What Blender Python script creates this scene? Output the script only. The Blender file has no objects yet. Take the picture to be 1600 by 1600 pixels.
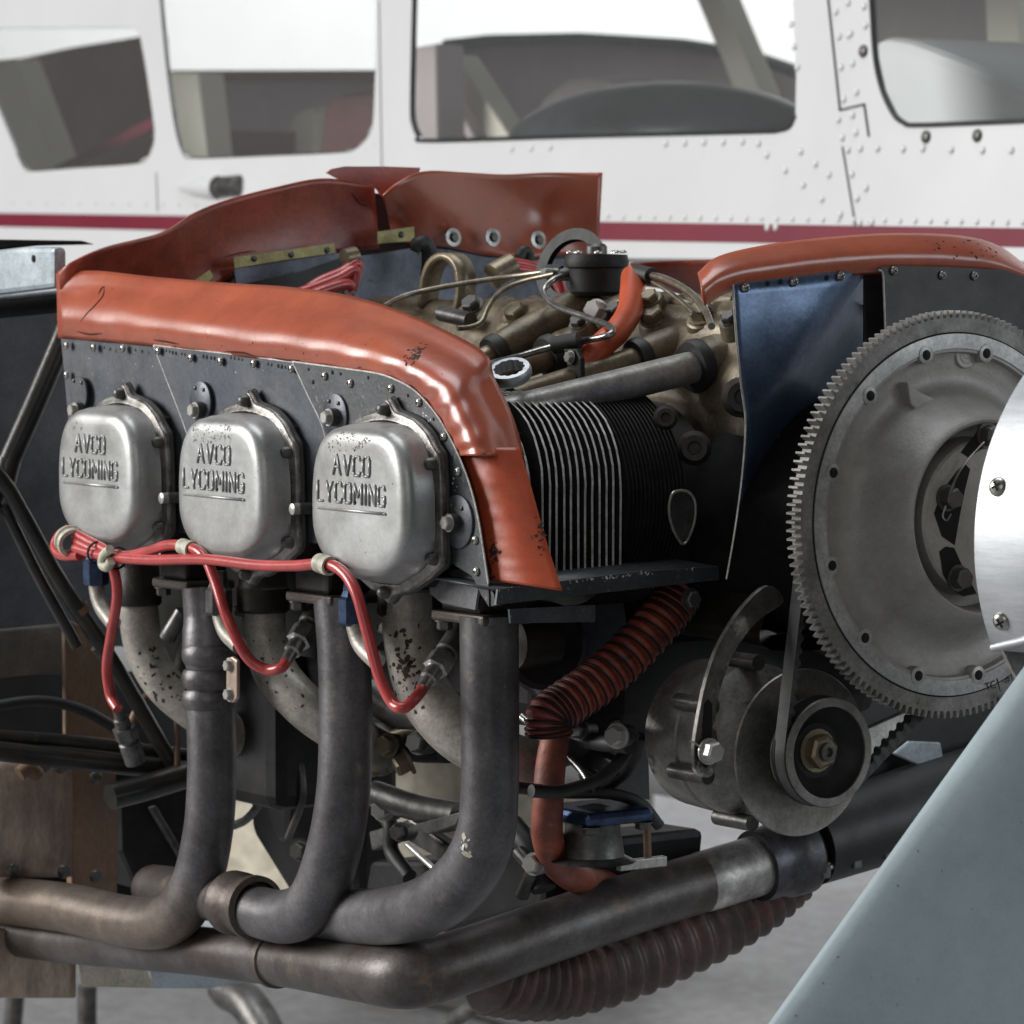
import bpy, bmesh, math, random
from mathutils import Vector, Matrix, noise
random.seed(7)
SC = bpy.context.scene
COL = SC.collection
# ------------------------------------------------------------------ camera
FPX = 6100.0                                   # focal length in pixels of the 1600 px photograph
AL, PT = math.radians(34.7), math.radians(3.77)
AX = Vector((-math.cos(AL)*math.cos(PT), math.sin(AL)*math.cos(PT), -math.sin(PT)))
RT = Vector((math.sin(AL), math.cos(AL), 0))
UP = RT.cross(AX)
def ray(px, py): return AX + RT*((px-800)/FPX) - UP*((py-800)/FPX)
CAM = ray(342, 765)*(-2.728)                   # world origin = face of the middle rocker cover
cd = bpy.data.cameras.new('camera'); cam = bpy.data.objects.new('camera', cd); COL.objects.link(cam)
cd.sensor_width = 36; cd.lens = 36*FPX/1600; cd.clip_start = 0.05; cd.clip_end = 200
M = Matrix((RT, UP, -AX)).transposed().to_4x4(); M.translation = CAM; cam.matrix_world = M
cd.dof.use_dof = True; cd.dof.focus_distance = 2.55; cd.dof.aperture_fstop = 20
SC.camera = cam
# ------------------------------------------------------------------ light
w = bpy.data.worlds.new('World'); SC.world = w; w.use_nodes = True
bgn = w.node_tree.nodes['Background']; bgn.inputs[0].default_value = (0.80, 0.90, 1.0, 1); bgn.inputs[1].default_value = 0.038
def area(name, loc, target, sx, sy, power, color=(1, 1, 1)):
    l = bpy.data.lights.new(name, 'AREA'); l.shape = 'RECTANGLE'; l.size = sx; l.size_y = sy; l.energy = power; l.color = color
    o = bpy.data.objects.new(name, l); COL.objects.link(o); o.location = loc
    o.rotation_euler = (Vector(target)-Vector(loc)).to_track_quat('-Z', 'Y').to_euler()
    return o
area('hangar_door_light', (-3.9, -4.7, 2.0), (0, 0.2, 0), 3.4, 3.0, 590, (1.0, 0.985, 0.96))
area('skylight', (-0.6, 0.2, 4.2), (0, 0.4, 0), 2.6, 3.4, 125, (0.93, 0.97, 1.0))
area('front_fill_light', (4.6, 3.1, 1.0), (0.4, 0.3, 0), 2.6, 2.2, 70, (0.88, 0.95, 1.0))  # added lamp, placed to catch on the front baffle and flywheel
area('open_side_light', (5.0, -4.6, 1.8), (0.2, 0.2, -.1), 3.5, 3.0, 46, (1.0, 0.98, 0.95))
area('backdrop_light', (-9.5, 3.4, 3.0), (-9.5, 7.0, 0.8), 12.0, 2.0, 520, (1, 1, 1))  # added lamp that brightens the white backdrop
SC.view_settings.view_transform = 'Standard'; SC.view_settings.look = 'None'
SC.view_settings.gamma = 1; SC.view_settings.exposure = 0.0; SC.view_settings.use_curve_mapping = False
SC.cycles.max_bounces = 6
try:
    SC.cycles.use_denoising = True
except Exception: pass
# ------------------------------------------------------------------ geometry helpers
def at(px, py, X=None, Y=None, Z=None):        # where the line of sight through a photo pixel meets a plane of the place
    d = ray(px, py)
    t = (X-CAM.x)/d.x if X is not None else (Y-CAM.y)/d.y if Y is not None else (Z-CAM.z)/d.z
    return CAM + d*t
def V(*a): return Vector(a)
def mesh_of(name, verts, faces, smooth=True):
    me = bpy.data.meshes.new(name); me.from_pydata([tuple(v) for v in verts], [], faces); me.validate()
    if smooth: me.polygons.foreach_set('use_smooth', [True]*len(me.polygons))
    return me
def link(name, me, mats=None, parent=None, smooth_angle=None):
    o = bpy.data.objects.new(name, me); COL.objects.link(o)
    if mats is not None and not me.materials:
        for m in (mats if isinstance(mats, (list, tuple)) else [mats]): me.materials.append(m)
    if smooth_angle is not None: sharp(me, smooth_angle)
    if parent is not None:
        o.parent = parent; o.matrix_parent_inverse = root_matrix(parent).inverted()
    return o
def root_matrix(o):
    m = Matrix.LocRotScale(o.location, o.rotation_euler, o.scale)
    return (root_matrix(o.parent) @ o.matrix_parent_inverse @ m) if o.parent else m
def sharp(me, deg):
    bm = bmesh.new(); bm.from_mesh(me); bm.normal_update()
    for e in bm.edges:
        if len(e.link_faces) == 2 and e.calc_face_angle(0) > math.radians(deg): e.smooth = False
    for f in bm.faces: f.smooth = True
    bm.to_mesh(me); bm.free()
def thing(name, label, cat, loc=(0, 0, 0), group=None):
    o = bpy.data.objects.new(name, None); COL.objects.link(o); o.location = loc; o.empty_display_size = 0.05
    o['label'] = label; o['category'] = cat
    if group: o['group'] = group
    return o
def tag(o, label, cat, group=None):
    o['label'] = label; o['category'] = cat
    if group: o['group'] = group
    return o
def struct(o, kind='structure'): o['kind'] = kind; return o
def cr(pts, n):                                # Catmull-Rom through points of any dimension, n samples
    P = [Vector(p) for p in pts]; m = len(P)-1; out = []
    for i in range(n):
        s = i/(n-1)*m; k = min(int(s), m-1); t = s-k
        p1, p2 = P[k], P[k+1]; p0 = P[k-1] if k > 0 else p1*2-p2; p3 = P[k+2] if k+2 <= m else p2*2-p1
        out.append(0.5*((2*p1)+(p2-p0)*t+(2*p0-5*p1+4*p2-p3)*t*t+(3*p1-p0-3*p2+p3)*t**3))
    return out
def lin(vals, n):
    m = len(vals)-1; r = []
    for i in range(n):
        s = i/(n-1)*m; k = min(int(s), m-1); r.append(vals[k]+(vals[k+1]-vals[k])*(s-k))
    return r
def tube_mesh(pts, r, seg=16, n=None, cap=True, mod=None, name='tube', smooth=True):
    n = n or max(2, (len(pts)-1)*8+1)
    C = cr(pts, n) if len(pts) > 2 else [Vector(pts[0]).lerp(Vector(pts[1]), i/(n-1)) for i in range(n)]
    R = lin(r, n) if isinstance(r, (list, tuple)) else [r]*n
    if mod: R = [R[i]*mod(i/(n-1)) for i in range(n)]
    T = [(C[min(i+1, n-1)]-C[max(i-1, 0)]).normalized() for i in range(n)]
    nr = T[0].orthogonal().normalized(); vs = []; fs = []
    for i in range(n):
        nr = (nr - T[i]*nr.dot(T[i])).normalized(); b = T[i].cross(nr)
        for k in range(seg):
            a = 2*math.pi*k/seg; vs.append(C[i]+(nr*math.cos(a)+b*math.sin(a))*R[i])
    for i in range(n-1):
        for k in range(seg):
            k2 = (k+1) % seg; fs.append((i*seg+k, i*seg+k2, (i+1)*seg+k2, (i+1)*seg+k))
    if cap:
        fs.append(tuple(range(seg-1, -1, -1))); fs.append(tuple((n-1)*seg+k for k in range(seg)))
    return mesh_of(name, vs, fs, smooth)
def tube(name, pts, r, m, parent=None, seg=16, n=None, cap=True, mod=None):
    me = tube_mesh(pts, r, seg, n, cap, mod, name); return link(name, me, m, parent, 50)
def basis(axis, upv=None):
    a = Vector(axis).normalized(); u = Vector(upv) if upv is not None else (V(0, 0, 1) if abs(a.z) < .9 else V(1, 0, 0))
    u = (u-a*u.dot(a)).normalized(); return a, u, u.cross(a)
def lathe_mesh(profile, origin, axis, seg=48, name='lathe', a0=0, a1=2*math.pi, upv=None):
    a, u, v = basis(axis, upv); o = Vector(origin); vs = []; fs = []; full = abs(a1-a0-2*math.pi) < 1e-6
    ns = seg if full else seg+1
    for (h, r) in profile:
        for k in range(ns):
            t = a0+(a1-a0)*k/seg; vs.append(o+a*h+(u*math.cos(t)+v*math.sin(t))*max(r, 1e-5))
    for i in range(len(profile)-1):
        for k in range(seg):
            k2 = (k+1) % ns; fs.append((i*ns+k, (i+1)*ns+k, (i+1)*ns+k2, i*ns+k2))
    return mesh_of(name, vs, fs)
def lathe(name, profile, origin, axis, m, parent=None, seg=48, ang=35, **k):
    return link(name, lathe_mesh(profile, origin, axis, seg, name, **k), m, parent, ang)
def prism_mesh(front, off, name='prism'):      # polygon swept by a vector
    n = len(front); vs = [Vector(p) for p in front]+[Vector(p)+Vector(off) for p in front]
    fs = [tuple(range(n)), tuple(range(2*n-1, n-1, -1))]+[(i, i+n, (i+1) % n+n, (i+1) % n) for i in range(n)]
    bm = bmesh.new(); bv = [bm.verts.new(v) for v in vs]
    for f in fs:
        try: bm.faces.new([bv[i] for i in f])
        except ValueError: pass
    bmesh.ops.recalc_face_normals(bm, faces=bm.faces)
    bmesh.ops.triangulate(bm, faces=[f for f in bm.faces if len(f.verts) > 4])
    me = bpy.data.meshes.new(name); bm.to_mesh(me); bm.free(); return me
def bevel(o, wdt, seg=2):
    b = o.modifiers.new('bevel', 'BEVEL'); b.width = wdt; b.segments = seg; b.limit_method = 'ANGLE'; b.angle_limit = math.radians(40); return o
def prism(name, front, off, m, parent=None, bev=0.0):
    o = link(name, prism_mesh(front, off, name), m, parent)
    if bev: bevel(o, bev)
    return o
def box(name, lo, hi, m, parent=None, bev=0.003):
    x0, y0, z0 = lo; x1, y1, z1 = hi
    return prism(name, [V(x0, y0, z0), V(x1, y0, z0), V(x1, y0, z1), V(x0, y0, z1)], (0, y1-y0, 0), m, parent, bev)
def loft_mesh(rows, name='loft', close=False):
    n = len(rows[0]); vs = [p for r in rows for p in r]; fs = []
    for i in range(len(rows)-1):
        for k in range(n if close else n-1):
            k2 = (k+1) % n; fs.append((i*n+k, i*n+k2, (i+1)*n+k2, (i+1)*n+k))
    return mesh_of(name, vs, fs)
def solid(o, t, off=0):
    s = o.modifiers.new('thickness', 'SOLIDIFY'); s.thickness = t; s.offset = off; return o
def put(name, me, loc, normal, parent, s=1.0, roll=0.0, squash=1.0):   # a shared mesh (axis +Z) set on a surface
    q = Vector(normal).normalized().to_track_quat('Z', 'Y'); o = link(name, me, None, None)
    mw = Matrix.Translation(loc) @ q.to_matrix().to_4x4() @ Matrix.Rotation(roll, 4, 'Z') @ Matrix.Diagonal((s, s, s*squash, 1))
    o.parent = parent
    o.matrix_parent_inverse = root_matrix(parent).inverted()
    l, r, sc = mw.decompose(); o.location = l; o.rotation_euler = r.to_euler(); o.scale = sc
    return o
def wob(p, sc, amp): return noise.noise_vector(Vector(p)*sc)*amp
# ------------------------------------------------------------------ materials
def mat(name, c1, c2=None, rough=0.5, metal=0.0, scale=30, thr=(0.4, 0.62), bump=0.0, bscale=None, c3=None, s3=120, t3=(0.62, 0.68), rvar=0.12, coat=0.0, spec=0.5, stretch=None, zmix=None, grime=.38):
    m = bpy.data.materials.new(name); m.use_nodes = True; nt = m.node_tree; N = nt.nodes; L = nt.links
    b = N['Principled BSDF']; b.inputs['Metallic'].default_value = metal; b.inputs['Roughness'].default_value = rough
    b.inputs['Specular IOR Level'].default_value = spec; b.inputs['Coat Weight'].default_value = coat
    tc = N.new('ShaderNodeTexCoord'); src = tc.outputs['Object']
    if stretch:
        mp = N.new('ShaderNodeMapping'); mp.inputs['Scale'].default_value = stretch; L.new(src, mp.inputs[0]); src = mp.outputs[0]
    def nz(s, d=5):
        n = N.new('ShaderNodeTexNoise'); n.inputs['Scale'].default_value = s; n.inputs['Detail'].default_value = d; n.inputs['Roughness'].default_value = 0.62
        L.new(src, n.inputs['Vector']); return n
    def ramp(n, a, z):
        r = N.new('ShaderNodeMapRange'); r.inputs['From Min'].default_value = a; r.inputs['From Max'].default_value = z
        L.new(n.outputs['Fac'], r.inputs['Value']); return r
    b.inputs['Base Color'].default_value = (*c1, 1)
    n1 = nz(scale)
    if c2:
        mx = N.new('ShaderNodeMix'); mx.data_type = 'RGBA'; mx.inputs[6].default_value = (*c1, 1); mx.inputs[7].default_value = (*c2, 1)
        L.new(ramp(n1, *thr).outputs[0], mx.inputs[0]); out = mx.outputs[2]
        if c3:
            m2 = N.new('ShaderNodeMix'); m2.data_type = 'RGBA'; L.new(out, m2.inputs[6]); m2.inputs[7].default_value = (*c3, 1)
            L.new(ramp(nz(s3, 6), *t3).outputs[0], m2.inputs[0]); out = m2.outputs[2]
        if zmix:                                # burnt exhaust and darker crankcase zone below a height, with a ragged border
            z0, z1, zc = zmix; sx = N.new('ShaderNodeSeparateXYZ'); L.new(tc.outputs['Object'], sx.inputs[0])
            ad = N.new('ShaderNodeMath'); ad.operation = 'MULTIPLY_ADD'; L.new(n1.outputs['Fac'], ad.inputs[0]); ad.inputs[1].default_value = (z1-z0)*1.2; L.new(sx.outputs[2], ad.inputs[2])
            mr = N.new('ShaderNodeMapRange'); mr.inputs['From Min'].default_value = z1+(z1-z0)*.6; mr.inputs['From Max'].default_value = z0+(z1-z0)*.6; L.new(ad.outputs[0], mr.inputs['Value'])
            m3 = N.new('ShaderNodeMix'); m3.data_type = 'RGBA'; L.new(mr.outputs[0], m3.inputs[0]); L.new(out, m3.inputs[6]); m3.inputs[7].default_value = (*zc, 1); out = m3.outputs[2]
        L.new(out, b.inputs['Base Color'])
    if grime:                                   # soot, dust and oil film, two sizes
        src0 = b.inputs['Base Color'].links[0].from_socket if b.inputs['Base Color'].links else None
        g = nz(max(28, scale*1.7), 10); g.inputs['Roughness'].default_value = .78
        gr = ramp(g, .36, .62); gr.inputs['To Min'].default_value = 1-grime; gr.inputs['To Max'].default_value = 1.12
        g2 = nz(420, 3); gr2 = ramp(g2, .3, .7); gr2.inputs['To Min'].default_value = 1-grime*.5; gr2.inputs['To Max'].default_value = 1+grime*.35
        mu = N.new('ShaderNodeMath'); mu.operation = 'MULTIPLY'; L.new(gr.outputs[0], mu.inputs[0]); L.new(gr2.outputs[0], mu.inputs[1])
        vm = N.new('ShaderNodeVectorMath'); vm.operation = 'SCALE'; L.new(mu.outputs[0], vm.inputs['Scale'])
        if src0: L.new(src0, vm.inputs[0])
        else: vm.inputs[0].default_value = c1
        L.new(vm.outputs[0], b.inputs['Base Color'])
    if rvar:
        rr = N.new('ShaderNodeMapRange'); rr.inputs['To Min'].default_value = max(0.02, rough-rvar); rr.inputs['To Max'].default_value = min(1, rough+rvar)
        L.new(nz(scale*2.3).outputs['Fac'], rr.inputs['Value']); L.new(rr.outputs[0], b.inputs['Roughness'])
    if bump:
        bp = N.new('ShaderNodeBump'); bp.inputs['Strength'].default_value = bump; bp.inputs['Distance'].default_value = 0.002
        L.new(nz(bscale or scale*4, 4).outputs['Fac'], bp.inputs['Height']); L.new(bp.outputs[0], b.inputs['Normal'])
    return m
silver = mat('silver_paint', (.375, .38, .38), (.27, .268, .258), .40, .55, 12, (.35, .72), .04, 260, (.11, .10, .09), 90, (.68, .78), grime=.14)
silver_edge = mat('flange_metal', (.24, .23, .215), (.075, .068, .06), .36, .6, 60, (.42, .66), .15, 200)
bafblue = mat('baffle_blue_grey', (.055, .066, .085), (.085, .085, .088), .42, .25, 14, (.4, .7), .08, 300, (.19, .17, .15), 170, (.66, .74))
bafworn = mat('baffle_worn', (.05, .055, .062), (.075, .076, .078), .45, .3, 18, (.4, .7), .12, 260, (.20, .185, .17), 260, (.60, .70))
bafrear = mat('baffle_pale_blue', (.13, .15, .20), (.06, .07, .09), .45, .3, 16, (.45, .65), .08, 200, (.02, .02, .02), 60, (.62, .68))
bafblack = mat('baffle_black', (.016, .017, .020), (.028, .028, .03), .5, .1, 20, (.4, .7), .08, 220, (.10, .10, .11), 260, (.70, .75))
bafgloss = mat('baffle_gloss_blue', (.085, .13, .22), (.10, .15, .24), .32, .5, 20, (.4, .7), .05, 300, (.12, .14, .18), 300, (.70, .76))
rubber = mat('red_rubber', (.38, .094, .046), (.31, .070, .040), .30, 0, 9, (.35, .68), .06, 140, (.22, .06, .038), 26, (.66, .80), .08, grime=.10, spec=.85)
rubber2 = mat('red_rubber_bright', (.46, .080, .028), (.37, .06, .025), .40, 0, 12, (.4, .7), .07, 140, (.10, .03, .02), 40, (.68, .74), grime=.14)
rubberd = mat('red_rubber_aged', (.36, .066, .034), (.25, .048, .034), .36, 0, 12, (.35, .7), .10, 90, (.34, .075, .028), 26, (.60, .70))
exh = mat('exhaust_steel', (.165, .158, .165), (.092, .086, .089), .40, .5, 12, (.35, .7), .12, 420, (.22, .19, .165), 60, (.60, .75), .08)
exh1 = mat('exhaust_heat_tinted', (.165, .158, .165), (.092, .086, .089), .40, .5, 22, (.35, .7), .12, 420, (.22, .19, .165), 60, (.60, .75), .08, zmix=(-.345, -.295, (.18, .14, .11)))
exhx = mat('exhaust_mixed', (.115, .106, .104), (.062, .047, .040), .42, .4, 13, (.38, .62), .14, 320, (.19, .12, .085), 30, (.60, .72), .1)
exhbrown = mat('exhaust_rusty', (.115, .095, .082), (.075, .058, .048), .50, .5, 16, (.35, .7), .16, 260, (.17, .10, .065), 40, (.58, .70))
exhtan = mat('exhaust_tan', (.48, .37, .29), (.22, .165, .13), .42, .3, 18, (.35, .68), .15, 200, (.30, .25, .20), 30, (.60, .72), stretch=(1, 1, .35))
rust = mat('rusty_sheet', (.26, .16, .10), (.12, .08, .06), .55, .35, 14, (.35, .66), .2, 120, (.26, .18, .13), 30, (.58, .7), stretch=(1, 1, .4))
intake = mat('intake_paint', (.42, .395, .35), (.30, .27, .235), .45, .25, 26, (.35, .7), .15, 160, (.045, .04, .038), 75, (.67, .71))
crank = mat('crankcase_gold', (.175, .138, .086), (.085, .066, .045), .42, .3, 24, (.38, .66), .28, 90, (.27, .23, .16), 40, (.58, .72), zmix=(.025, .062, (.035, .029, .024)))  # darker towards the bottom of the case
crankdark = mat('crankcase_dark', (.045, .037, .030), (.022, .019, .017), .5, .45, 26, (.38, .66), .3, 80, (.10, .085, .07), 60, (.62, .74))
gold = mat('tube_gold', (.27, .22, .145), (.17, .135, .09), .38, .4, 22, (.38, .66), .08, 200)
alu = mat('bare_aluminium', (.50, .485, .455), (.36, .345, .32), .35, .55, 30, (.38, .66), .06, 300)
steel = mat('steel', (.46, .45, .43), (.28, .27, .26), .30, .9, 60, (.38, .66), .05, 300)
steeldk = mat('dark_steel', (.15, .145, .14), (.08, .078, .075), .42, .7, 50, (.38, .66), .1, 200)
screwm = mat('screw_zinc', (.50, .49, .45), (.36, .35, .31), .30, .9, 300, (.4, .66))
black = mat('black_paint', (.012, .012, .013), (.022, .021, .020), .55, 0, 30, (.4, .7), .15, 120, spec=.25)
blackr = mat('black_rubber', (.014, .014, .015), (.026, .025, .024), .55, 0, 40, (.4, .7), .1, 120)
hole = mat('hole_black', (.003, .003, .003), None, .9, 0, rvar=0)
finm = mat('fin_black', (.020, .019, .019), (.038, .036, .034), .55, .1, 50, (.4, .7), .15, 150)
finedge = mat('fin_worn_edge', (.80, .78, .75), (.52, .50, .48), .5, .0, 90, (.35, .65))
finedged = mat('fin_dark_edge', (.04, .037, .034), (.018, .017, .016), .5, .4, 90, (.35, .65))
flym = mat('flywheel_cast', (.31, .30, .285), (.26, .25, .236), .50, .25, 22, (.35, .7), .16, 420, None, grime=.14)
flyrim = mat('flywheel_machined', (.40, .40, .395), (.32, .32, .315), .45, .45, 20, (.35, .7), .06, 300, (.10, .09, .085), 60, (.68, .76))
gearm = mat('ring_gear_steel', (.24, .235, .225), (.15, .143, .135), .58, .3, 40, (.35, .7), .1, 200, (.07, .055, .045), 80, (.62, .72))
chrome = mat('polished_aluminium', (.44, .45, .47), (.36, .38, .40), .52, 1.0, 6, (.35, .7), .03, 60, None, rvar=.08, stretch=(1, 1, 8), grime=.1)
leadm = mat('red_lead', (.46, .058, .055), (.38, .045, .042), .30, 0, 60, (.4, .7), coat=.2, rvar=.08, grime=.15)
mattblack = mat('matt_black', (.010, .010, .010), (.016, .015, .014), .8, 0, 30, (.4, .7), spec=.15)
grommet = mat('cream_grommet', (.56, .54, .44), (.46, .43, .34), .5, 0, 90, (.4, .7))
bluefit = mat('blue_anodised', (.05, .085, .17), (.035, .05, .09), .34, .7, 90, (.4, .7))
zinc = mat('zinc_chromate_strip', (.40, .36, .15), (.31, .28, .13), .5, .3, 40, (.4, .7), .08, 200, (.42, .40, .30), 90, (.62, .72))
hosem = mat('hose_orange', (.25, .058, .03), (.15, .038, .024), .55, 0, 40, (.4, .7), .25, 160, (.34, .17, .11), 50, (.62, .75))
scat = mat('hose_red_dirty', (.32, .060, .036), (.17, .040, .028), .55, 0, 40, (.35, .65), .2, 150, (.03, .02, .018), 60, (.58, .68))
scatdk = mat('hose_brown_red', (.12, .070, .066), (.060, .048, .046), .48, 0, 30, (.35, .65), .2, 150, (.17, .055, .05), 24, (.58, .7))
whitep = mat('white_aircraft_paint', (.54, .545, .55), (.50, .505, .51), .30, 0, 3, (.35, .7), .06, 5, rvar=.08, grime=0)
maroon = mat('maroon_stripe', (.15, .012, .028), (.12, .009, .022), .5, 0, 5, (.35, .7), grime=0, spec=.25)
bladep = mat('blade_grey_paint', (.30, .36, .385), (.27, .325, .35), .42, 0, 7, (.35, .7), .06, 500, (.22, .245, .255), 55, (.72, .78), rvar=.08, grime=.05)
concrete = mat('concrete', (.33, .33, .345), (.25, .25, .262), .55, 0, 1.6, (.35, .7), .1, 30, (.33, .31, .29), 5, (.6, .75))
nac = mat('nacelle_dark', (.085, .094, .112), (.05, .052, .058), .5, .1, 6, (.35, .7), .1, 300)
nacpale = mat('nacelle_pale', (.42, .48, .52), (.34, .40, .44), .42, .2, 8, (.35, .7))
cream = mat('cream_paint', (.62, .58, .47), (.50, .45, .36), .5, 0, 10, (.35, .7), .1, 60, (.25, .17, .10), 14, (.62, .72))
mtube = mat('mount_tube', (.022, .022, .022), (.045, .038, .03), .35, .2, 25, (.4, .7), .1, 150, (.14, .10, .06), 60, (.66, .74))
beltm = mat('belt_rubber', (.03, .03, .031), (.045, .044, .043), .5, 0, 60, (.4, .7))
cabin = mat('cabin_grey', (.60, .52, .52), (.50, .42, .43), .7, 0, 6, (.35, .7), grime=0)
cabinmar = mat('cabin_maroon', (.25, .125, .115), (.19, .075, .075), .7, 0, 5, (.35, .7), grime=0)
cabinbeige = mat('cabin_beige', (.85, .80, .68), (.78, .74, .62), .6, 0, 6, (.35, .7), grime=0)
cabindk = mat('cabin_dark', (.03, .034, .04), (.045, .05, .058), .35, 0, 6, (.35, .7))
def glassmat():
    m = bpy.data.materials.new('window_glass'); m.use_nodes = True; nt = m.node_tree; N = nt.nodes; L = nt.links
    for n in list(N): N.remove(n)
    o = N.new('ShaderNodeOutputMaterial'); mx = N.new('ShaderNodeMixShader'); t = N.new('ShaderNodeBsdfTransparent'); g = N.new('ShaderNodeBsdfGlossy')
    df = N.new('ShaderNodeBsdfDiffuse'); df.inputs[0].default_value = (.8, .8, .8, 1); m2 = N.new('ShaderNodeMixShader'); m2.inputs[0].default_value = .055    # pale haze painted into the glass for its glare
    f = N.new('ShaderNodeFresnel'); f.inputs['IOR'].default_value = 1.5
    t.inputs[0].default_value = (.86, .88, .88, 1); g.inputs[0].default_value = (1, 1, 1, 1); g.inputs['Roughness'].default_value = .04
    L.new(t.outputs[0], m2.inputs[1]); L.new(df.outputs[0], m2.inputs[2]); L.new(f.outputs[0], mx.inputs[0]); L.new(m2.outputs[0], mx.inputs[1]); L.new(g.outputs[0], mx.inputs[2]); L.new(mx.outputs[0], o.inputs[0]); return m
glass = glassmat()
# ------------------------------------------------------------------ shared small meshes (axis +Z, unit about 1 m = 1 radius)
def hardware():
    # pan-head cross screw, radius 1
    prof = [(0, 1.0), (.25, 1.0), (.5, .86), (.68, .55), (.74, .0)]
    me = lathe_mesh(prof, (0, 0, 0), (0, 0, 1), 16, 'pan_screw'); me.materials.append(screwm); me.materials.append(hole)
    bm = bmesh.new(); bm.from_mesh(me)
    for a in (0, math.pi/2):
        r = bmesh.ops.create_cube(bm, size=1, matrix=Matrix.Rotation(a, 4, 'Z') @ Matrix.Translation((0, 0, .66)) @ Matrix.Diagonal((1.0, .24, .2, 1)))
        for v in r['verts']:
            for f in v.link_faces: f.material_index = 1
    bm.to_mesh(me); bm.free()
    # hex bolt, across-corners radius 1
    vs = []; fs = []
    def ring(r, z, n, vs=vs):
        i = len(vs); vs.extend(V(r*math.cos(2*math.pi*k/n), r*math.sin(2*math.pi*k/n), z) for k in range(n)); return i
    n = 6; a = ring(1, 0, 6); b = ring(1, .8, 6); c = ring(.82, .95, 6)
    for p, q in ((a, b), (b, c)): fs += [(p+k, p+(k+1) % 6, q+(k+1) % 6, q+k) for k in range(6)]
    fs.append(tuple(c+k for k in range(6)))
    d = ring(1.25, 0, 18); e = ring(1.25, .14, 18); g = ring(.9, .14, 18)
    for p, q in ((d, e), (e, g)): fs += [(p+k, p+(k+1) % 18, q+(k+1) % 18, q+k) for k in range(18)]
    hx = mesh_of('hex_bolt', vs, fs, False)
    hxd = hx.copy(); hx.materials.append(alu); hxd.materials.append(steeldk)
    hxg = hx.copy(); hxg.materials.clear(); hxg.materials.append(gold)
    rv = lathe_mesh([(0, 1), (.2, .92), (.4, .6), (.48, 0)], (0, 0, 0), (0, 0, 1), 10, 'rivet'); rv.materials.append(whitep)
    rvd = rv.copy(); rvd.materials.clear(); rvd.materials.append(steeldk)
    hd = lathe_mesh([(0, 1), (.04, 1), (.05, 0)], (0, 0, 0), (0, 0, 1), 12, 'hole'); hd.materials.append(hole)
    oval = lathe_mesh([(0, 1.15), (.35, 1.1), (1.3, .85), (1.6, .5), (1.66, 0)], (0, 0, 0), (0, 0, 1), 18, 'cap_bolt'); oval.materials.append(steeldk)
    return me, hx, hxd, hxg, rv, rvd, hd, oval
PAN, HEX, HEXD, HEXG, RIV, RIVD, HOLE, CAPB = hardware()
# ================================================================== setting
FZ = -1.1
o = link('hangar_floor', mesh_of('hangar_floor', [V(-40, -15, FZ), V(15, -15, FZ), V(15, 40, FZ), V(-40, 40, FZ)], [(0, 1, 2, 3)]), concrete); struct(o)
backdropm = mat('backdrop_white', (.80, .80, .79), (.76, .76, .75), .8, 0, 2, (.35, .7), grime=0)
struct(prism('window_backdrop', [V(-22, 7, FZ), V(4, 7, FZ), V(4, 7, 3.2), V(-22, 7, 3.2)], (0, .1, 0), backdropm))  # added white wall, stands in for the bright outside seen through the windows
# ------------------------------------------------------------------ the aeroplane behind: cabin side with windows
FK, FY, FZ0 = 0.10, 1.40, 0.20
def fus(px, py, off=0.0):
    d = ray(px, py); t = ((FY-off)+FK*(CAM.z-FZ0)-CAM.y)/(d.y-FK*d.z); return CAM+d*t
FN = V(0, -1, FK).normalized()
plane = thing('aeroplane', 'white aeroplane fuselage with maroon stripe and cabin windows behind the engine', 'aeroplane', (-2, 2.0, FZ))
W1 = [(-60, 115), (0, 95), (110, 70), (212, 54), (220, 58), (228, 110), (240, 195), (240, 222), (232, 243), (214, 255), (120, 262), (52, 267), (38, 262), (26, 240), (0, 178), (-60, 30)]
W1 = [(-110, 60), (0, 44), (110, 43), (205, 43), (218, 55), (228, 110), (240, 195), (240, 222), (232, 243), (214, 255), (120, 262), (52, 267), (38, 262), (26, 240), (-20, 130), (-80, 90)]
W2 = [(246, -60), (252, 20), (262, 120), (272, 190), (280, 225), (287, 240), (302, 247), (420, 243), (530, 238), (555, 232), (573, 215), (582, 190), (586, 110), (588, -60)]
W3 = [(648, -60), (645, 60), (643, 170), (646, 195), (654, 212), (672, 220), (900, 213), (1180, 206), (1215, 204), (1234, 198), (1243, 180), (1244, 120), (1240, 20), (1236, -60)]
W4 = [(1358, -60), (1362, 20), (1367, 90), (1378, 140), (1396, 178), (1412, 192), (1430, 196), (1520, 193), (1640, 188), (1800, 180), (1800, -60)]
def smooth_loop(pts, n): 
    L = len(pts); out = []
    P = [Vector((*p, 0)) for p in pts]
    for i in range(L):
        p0, p1, p2, p3 = P[i-1], P[i], P[(i+1) % L], P[(i+2) % L]
        for j in range(n):
            t = j/n; out.append(0.5*((2*p1)+(p2-p0)*t+(2*p0-5*p1+4*p2-p3)*t*t+(3*p1-p0-3*p2+p3)*t**3))
    return [(p.x, p.y) for p in out]
wins = []
for wpx in (W1, W2, W3, W4):
    wins.append([fus(*p) for p in wpx])
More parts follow.
